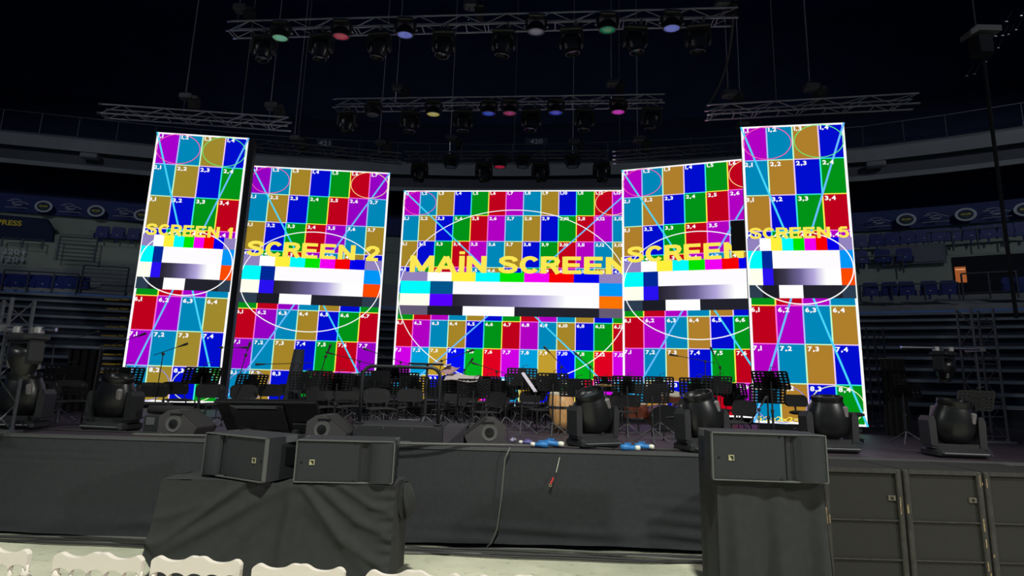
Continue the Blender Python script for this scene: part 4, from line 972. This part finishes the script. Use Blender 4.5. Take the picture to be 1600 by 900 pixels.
p = atZ(246, 678, ZS); t = thing('amplifier_case', 'small dark case with a roll on top beside left wedge', 'case', p); MB().cbox((0, .2, .15), (.52, .4, .3), .02).build('case', BLACK, t); MB().lathe([(0, -.36), (.07, -.36), (.075, 0), (.07, .36), (0, .36)], 14, 1, Matrix.Rotation(PI / 2, 4, 'Y'), (.05, .2, .375)).build('roll', DULL, t, True); MB().box((-.14, -.005, .2), (.14, .01, .12)).build('panel', GREYMETAL, t)

# --- big tilted monitor seen from behind
ym = atZ(420, 684, ZS).y + .1
tl, tr_, bl, br = atY(336, 625, ym - .12), atY(494, 627, ym - .12), atY(356, 676, ym + .2), atY(505, 679, ym + .2)
t = thing('tilted_monitor', 'large flat monitor tilted back on low feet, seen from behind', 'monitor', ((tl.x + tr_.x) / 2, ym, ZS)); O = t.location
def slab(mb, a, b, c, d, th):
    n = (b - a).cross(c - a).normalized() * th; vs = [q - O for q in (a, b, c, d)]; vs += [q + n for q in vs[:4]]; mb.add(vs, [(0, 1, 2, 3), (7, 6, 5, 4), (0, 4, 5, 1), (1, 5, 6, 2), (2, 6, 7, 3), (3, 7, 4, 0)])
mb = MB(); slab(mb, bl, br, tr_, tl, -.05); mb.build('panel', SATIN, t)
L_ = lambda u, v: (bl * (1 - u) + br * u) * (1 - v) + (tl * (1 - u) + tr_ * u) * v
off = Vector((0, -.05, -.03))
for u0, u1, v0, v1, nm in ((.14, .66, .80, .88, 'cross_bar'), (.14, .2, .05, .88, 'side_bar'), (.60, .66, .05, .88, 'side_bar'), (.2, .6, .18, .74, 'rear_cover'), (.72, .92, .1, .35, 'connector_plate'), (.0, 1.0, .955, 1.0, 'top_bezel')):
    mb = MB(); k = [L_(u0, v0) + off * .3, L_(u1, v0) + off * .3, L_(u1, v1) + off * .3, L_(u0, v1) + off * .3]; slab(mb, *k, .03); mb.build(nm, {'cross_bar': GREYMETAL, 'connector_plate': BLACK, 'top_bezel': BLACK}.get(nm, BLACKMETAL), t)
for u in (.25, .75):
    q = L_(u, .12) - O; MB().cbox((q.x, q.y - .02, .06), (.1, .3, .12), .01).build('foot', BLACKMETAL, t); MB().tube([(q.x, q.y, .1), (q.x, q.y + .02, q.z)], .03, 8).build('foot_post', BLACKMETAL, t)

# --- tall covered column
Yk = 11.4; a = floor_at(457, Yk); ztk = atY(468, 546, Yk).z - ZS; x0, x1 = atY(461, 547, Yk).x - a.x, atY(474, 547, Yk).x - a.x
def colm(u, v):
    q = 2 * PI * u; w = (.19 * (1 - v) + .095 * v); cx = (x0 + x1) / 2 * v; f = 1 + .06 * math.sin(7 * q); return (cx + w * f * math.cos(q) * 1.05, w * f * math.sin(q), ztk * v)
mb = MB(); mb.grid(colm, 42, 10); tp = len(mb.v); mb.add([colm(k / 42, 1) for k in range(42)], [tuple(range(42))]); t = thing('covered_column', 'tall narrow column under a black pleated cover', 'cover', a)
mb.build('cover', mat('column_cover', (40, 44, 52), .85), t, True); MB().lathe([(0, 0), (.24, 0), (.24, .05), (0, .05)], 20, 1.1).build('foot', BLACKMETAL, t)

# --- microphone stands with booms
def boom(label, Y, fx, pivot, a, b, mic=True):
    """foot at pixel column fx, pivot and boom ends as seen, all at distance Y"""
    p = floor_at(fx, Y); t = thing('boom_microphone_stand', label, 'microphone stand', p, 0, 'microphone stands of the orchestra')
    q = atY(*pivot, Y) - p; e0 = atY(*a, Y) - p; e1 = atY(*b, Y) - p
    rod('pole', t, (0, 0, .12), q, .009, BLACKMETAL, 6); rod('boom', t, e0, e1, .007, BLACKMETAL, 6); MB().cbox(q, (.05, .05, .05), .01).build('boom_clutch', BLACK, t)
    for k in range(3): w = .3 + k * 2 * PI / 3; rod('leg', t, (0, 0, .16), (.36 * math.cos(w), .3 * math.sin(w), .012), .009, GREYMETAL, 6)
    if mic:
        d = (e1 - e0).normalized(); MB().tube([e1 - d * .03, e1 + d * .05, e1 + d * .13, e1 + d * .16], [.012, .018, .026, .014], 8).build('microphone', BLACK, t)
for args in [
    ('boom microphone stand before the far left screen', 10.4, 248, (255, 553), (240, 555), (281, 541)), ('boom microphone stand left of the far left screen', 10.8, 150, (158, 541), (145, 549), (216, 525)), ('boom microphone stand in the dark at the far left', 11.2, 85, (84, 542), (68, 544), (143, 521)),
    ('straight microphone stand between the two left screens', 10.6, 362, (384, 555), (383, 557), (387, 546)), ('boom microphone stand beside the dark post between left screens', 11.0, 345, (346, 543), (341, 543), (376, 543)), ('straight microphone stand right of the covered column', 10.2, 484, (509, 557), (508, 560), (512, 550)),
    ('boom microphone stand crossing before the covered column', 10.6, 432, (470, 568), (487, 567), (412, 569)), ('boom microphone stand before the second screen\'s right edge', 11.8, 562, (562, 565), (585, 570), (520, 553)), ('boom microphone stand before the gap by the main screen', 12.0, 626, (626, 566), (640, 570), (578, 548)),
    ('boom microphone stand with pale tube right of conductor desk', 11.4, 676, (690, 564), (672, 570), (730, 550)), ('boom microphone stand before the left green tiles of main screen', 12.6, 720, (726, 578), (722, 583), (733, 568)), ('boom microphone stand with a large microphone before red tiles', 11.4, 777, (776, 581), (800, 587), (748, 570)),
    ('boom microphone stand before the lower main screen right half', 11.2, 876, (877, 574), (886, 580), (858, 550)), ('boom microphone stand before the right green tiles of main screen', 11.0, 921, (922, 573), (928, 577), (907, 559)), ('boom microphone stand reaching left over dead-panel screen', 11.2, 1100, (1102, 565), (1117, 567), (1058, 556)),
    ('boom microphone stand leaning left before green tiles at right', 11.6, 1124, (1125, 574), (1127, 578), (1115, 553)), ('short microphone stand under the lower right music stand', 9.4, 1182, (1186, 640), (1182, 646), (1190, 632))]: boom(*args)

# --- drums
TAN = mat('drum_wood', (198, 150, 98), .45, noise=.2, scale=6, stretch=(6, 6, 1)); SKIN = mat('drum_skin', (220, 210, 190), .7); BRASS = mat('cymbal_brass', (196, 160, 84), .3, .9)
def conga(label, px, Y, pyt, r=.19):
    p = floor_at(px, Y); h = atY(px, pyt, Y).z - ZS; t = thing('conga_drum', label, 'drum', p); MB().lathe([(r * .62, 0), (r * .85, h * .25), (r * 1.1, h * .6), (r, h - .03), (0, h - .03)], 22, K).build('shell', TAN, t, True)
    MB().lathe([(0, h - .01), (r * .95, h - .01), (r * 1.02, h - .03), (r * 1.03, h - .07), (r * 1.0, h - .07)], 22, K).build('head', SKIN, t); MB().lathe([(r * 1.13, h * .58), (r * 1.13, h * .64)], 22, K).build('hoop', STEEL, t)
conga('tan wooden conga drum behind a central music stand', 878, 11.8, 612); conga('tan wooden conga drum behind the leaning moving head', 926, 13.6, 613, .2)
def drum(parent, name, c, r, h, M=None, m=TAN, sk=SKIN):
    b = MB().lathe([(0, -h / 2), (r, -h / 2), (r, h / 2), (0, h / 2)], 24, K, M, c).build(name, m, parent); MB().lathe([(r * 1.02, h / 2 - .03), (r * 1.03, h / 2 + .005), (0, h / 2 + .006)], 24, K, M, c).build('drum_head', sk, b); MB().lathe([(r * 1.03, -h / 2), (r * 1.03, -h / 2 + .03)], 24, K, M, c).build('hoop', STEEL, b)
p = floor_at(1036, 13.0); t = thing('drum_kit', 'drum kit with chrome hardware behind the right music stands', 'drum kit', p)
RX = Matrix.Rotation(PI / 2, 4, 'X'); WINE = mat('drum_wine', (120, 62, 44), .35)
drum(t, 'bass_drum', (0, 0, .30), .28, .4, RX, WINE, SATIN); drum(t, 'floor_tom', (-.62, .1, .42), .2, .36, None, WINE); drum(t, 'snare_drum', (.5, .25, .62), .17, .14, None, STEEL); drum(t, 'rack_tom', (-.22, -.02, .76), .15, .2, Matrix.Rotation(.4, 4, 'X'), WINE); drum(t, 'rack_tom', (.22, -.02, .76), .14, .19, Matrix.Rotation(.4, 4, 'X'), WINE)
for x, y, h, r in ((-.95, .1, 1.02, .22), (.85, .1, 1.0, .2)):
    rod('cymbal_pole', t, (x, y, .1), (x, y, h), .011, STEEL); MB().lathe([(.0, .03), (.04, .025), (.06, .008), (r, -.02), (r, -.024), (.05, .0)], 24, K, Matrix.Rotation(.15, 4, 'X'), (x, y, h)).build('cymbal', BRASS, t, True)
    for k in range(3): q = k * 2 * PI / 3 + .4; rod('cymbal_leg', t, (x, y, .4), (x + .3 * math.cos(q), y + .25 * math.sin(q), .01), .01, STEEL)
for x in (-.75, -.5, .38, .62): rod('tom_leg', t, (x, .1, .5), (x * 1.06, .12, .01), .009, STEEL)
for x in (-.2, .0, .24): rod('tom_arm', t, (x * .3, 0, .55), (x, -.0, .72), .012, STEEL)
p = floor_at(943, 12.4); h = atY(943, 602, 12.4).z - ZS; t = thing('cymbal_stand', 'single cymbal on a stand before the magenta tile', 'cymbal', p); rod('pole', t, (0, 0, .1), (0, 0, h), .011, STEEL); MB().lathe([(0, .03), (.05, .025), (.07, .01), (.27, -.015), (.27, -.02), (.06, .002)], 26, K, None, (0, 0, h)).build('cymbal', BRASS, t, True)
for k in range(3): q = k * 2 * PI / 3; rod('leg', t, (0, 0, .35), (.32 * math.cos(q), .28 * math.sin(q), .01), .011, STEEL)

# --- plugs, cables, tags
BLUEP = mat('blue_plug', (46, 120, 190), .45); WHITEP = mat('white_plug', (226, 226, 214), .5)
def plug(label, px, py, rz, m=BLUEP, s=1.0):
    p = atZ(px, py, ZS); t = thing('power_plug', label, 'plug', (p.x, p.y, ZS + .05 * s), rz, 'power plugs on the stage edge'); M = Matrix.Rotation(PI / 2, 4, 'Y'); t.scale = (s,) * 3
    MB().lathe([(0, -.1), (.042, -.1), (.046, -.02), (.034, .02), (.034, .1), (.0, .1)], 14, 1, M).build('body', m, t, True); MB().lathe([(0, .1), (.03, .1), (.036, .13), (.03, .17), (.0, .175)], 14, 1, M).build('cap', WHITEP, t, True); MB().box((0, 0, .05), (.09, .03, .03)).build('latch', m, t)
plug('blue plug pointing left in the pair left of leaning moving head', 846, 700, PI - .1); plug('blue plug pointing right in the pair left of leaning moving head', 861, 699, -.35, BLUEP, 1.2)
plug('nearer blue plug at the foot of the leaning moving head', 981, 705, -.1, BLUEP, 1.1); plug('farther blue plug at the foot of the leaning moving head', 1003, 703, -.25, BLUEP, 1.1)
plug('small white and violet plug left of the blue plugs', 824, 695, PI, mat('violet_plug', (92, 88, 150), .5), .8); plug('small pale plug beside the wedge monitor near the podium', 801, 691, 1.2, mat('pale_plug', (150, 150, 176), .5), .7)
def wavy(px0, px1, y0, y1, z, amp, seed, n=40, ground=False):
    rnd = random.Random(seed); f = [(rnd.uniform(.5, 1), rnd.uniform(2, 9), rnd.uniform(0, 6)) for _ in range(3)]; pts = []
    for k in range(n + 1):
        u = k / n; p = atZ(px0 + (px1 - px0) * u, y0 + (y1 - y0) * u, z); p.y += .09 + .6 * amp * sum(a * math.sin(b * u * 2 + c) for a, b, c in f) / 2; pts.append((p.x, p.y, z))
    return pts
t = thing('stage_edge_cables', 'loose grey and black cables strewn along the left stage edge', 'cables', (0, 0, 0))
for i, (a, b, y0, y1) in enumerate([(225, 470, 676, 687), (260, 560, 680, 689), (330, 640, 683, 692), (420, 700, 687, 694), (480, 800, 690, 696), (560, 830, 692, 697), (60, 250, 670, 678), (200, 420, 678, 684)]):
    MB().tube(wavy(a, b, y0 + 1, y1, ZS + .018 + .004 * i, .07, 40 + i), .016, 6).build("cable", RUBBERGREY if i % 3 else RUBBER, t, True)
t = thing('stage_edge_cables', 'black cables along the stage edge around the blue plugs', 'cables', (0, 0, 0))
for i, (a, b, y0, y1) in enumerate([(830, 960, 698, 702), (960, 1110, 702, 705), (1000, 1110, 701, 705)]): MB().tube(wavy(a, b, y0, y1, ZS + .014 + .003 * i, .05, 80 + i), .012, 6).build('cable', RUBBER, t, True)
t = thing('floor_cables', 'bundle of black cables on the floor along the stage foot', 'cables', (0, 0, 0))
for i in range(6):
    MB().tube([(x, y - .035 * i, .02 + .006 * (i % 3)) for x, y in [(-9.5 + k * .3, YF - .16 - .03 * i - .06 * math.sin(k * .33 + i * 1.7) - .02 * math.sin(k * .9 + i)) for k in range(50)]], .018, 6).build('cable', RUBBER if i % 3 else RUBBERGREY, t, True)
q = [atY(x, y, YF - .10) for x, y in ((792, 702), (789, 716), (786, 750), (782, 790), (777, 826), (768, 848), (760, 862))]; q[0] = atZ(797, 699, ZS + .02); q[-1].z = max(.03, q[-1].z)
o = MB().tube(q, .013, 6).build('hanging_cable', RUBBERGREY, None, True); tag(o, 'grey cable hanging over the stage front in the middle', 'cable')
a, b = atY(877, 716, YF - .07), atY(869, 738, YF - .09); t = thing('hanging_strap', 'thin cord with a red tag hanging on the stage front', 'tag', a)
rod('cord', t, (0, .08, .08), b - a, .004, WHITEP); c, d = atY(865, 746, YF - .09) - a, atY(860, 756, YF - .09) - a; rod('lower_cord', t, b - a, c, .0025, RUBBER)
MB().tube([c, d], .012, 6).build('red_tag', mat('red_tag', (220, 54, 44), .6), t); mb = MB(); mb.tube([d + Vector((.02 * math.cos(q * PI / 5), 0, -.02 + .02 * math.sin(q * PI / 5))) for q in range(11)], .005, 5); mb.build('hook', mat('brass_hook', (190, 176, 120), .4, .5), t)

# --- white chairs in the front row
WHT = mat('white_resin', (232, 222, 212), .38)
def make_white():
    t = thing('white_chair', '', 'chair'); w = .72; h = 1.02
    top = []; N = 48
    def crest(u):
        a = abs(u - .5) * 2; c = .030 * math.exp(-((u - .5) / .13) ** 4) + .018 * math.exp(-((a - .86) / .12) ** 2) - .016 * max(0, (a - .93) / .07) ** 2
        return h - .03 + c + .006 * math.sin(a * 9)
    def low(u):
        n = 5; s = (u * n) % 1; return h - .115 - .035 * (1 - math.sin(PI * min(1, max(0, s))) ** .6)
    poly = [((u - .5) * w, crest(u)) for u in [k / N for k in range(N + 1)]] + [((u - .5) * w, low(u)) for u in [1 - k / 60 for k in range(61)]]
    mb = MB(); vs = []; fs = []
    up = [((k / 60 - .5) * w, crest(k / 60)) for k in range(61)]; lo = [((k / 60 - .5) * w, low(k / 60)) for k in range(61)]
    for y in (0, .045): vs += [(x, y, z) for x, z in up] + [(x, y, z) for x, z in lo]
    for k in range(60): fs += [(k, k + 1, 61 + k + 1, 61 + k), (122 + k, 122 + 61 + k, 122 + 61 + k + 1, 122 + k + 1), (k, 122 + k, 122 + k + 1, k + 1), (61 + k, 61 + k + 1, 183 + k + 1, 183 + k)]
    fs += [(0, 61, 183, 122), (60, 182, 243, 121)]; mb.add(vs, fs); mb.build('crest_rail', WHT, t)
    def turned(x, r, z0, z1, nm):
        L = z1 - z0; pr = [(r, 0), (r * .8, .1 * L), (r * 1.5, .14 * L), (r * .8, .18 * L), (r * .9, .5 * L), (r * .7, .74 * L), (r * 1.9, .80 * L), (r * .9, .83 * L), (r * 1.5, .87 * L), (r * .8, .9 * L), (r, L)]
        MB().lathe([(a, z0 + b) for a, b in pr], 12, 1.3, None, (x, .022, 0)).build(nm, WHT, t, True)
    for k in range(1, 5): turned((k / 5 - .5) * w, .014, .50, h - .145, 'spindle')
    for s in (-1, 1): turned(s * (w / 2 - .02), .022, .46, h - .12, 'back_post'); turned(s * (w / 2 - .03), .022, 0.0, .46, 'leg')
    for s in (-1, 1): MB().lathe([(.016, 0), (.022, .2), (.026, .44)], 10, 1.2, None, (s * .31, -.42, 0)).build('leg', WHT, t, True)
    MB().cbox((0, .022, .49), (w - .04, .04, .04), .01).build('lower_rail', WHT, t); MB().cbox((0, -.21, .455), (w - .02, .48, .045), .02).build('seat', WHT, t)
    return t
w0 = make_white()
for i, (px, py, lab) in enumerate([(-14, 853, 'white spindle-back chair cut by the left picture edge'), (160, 863, 'white spindle-back chair left of the covered cart'), (312, 869, 'white spindle-back chair below the left half of covered cart'), (470, 881, 'white spindle-back chair below the right half of covered cart'), (648, 891, 'white spindle-back chair right of the covered cart, barely rising into view'), (820, 899, 'white spindle-back chair whose crest just touches the bottom edge')]):
    o = w0 if i == 0 else copy_tree(w0); p = atZ(px, py, 1.02); o.location = (p.x, p.y, 0); o.rotation_euler = (0, 0, PI - .05); tag(o, lab, 'chair', 'white chairs of the front row')
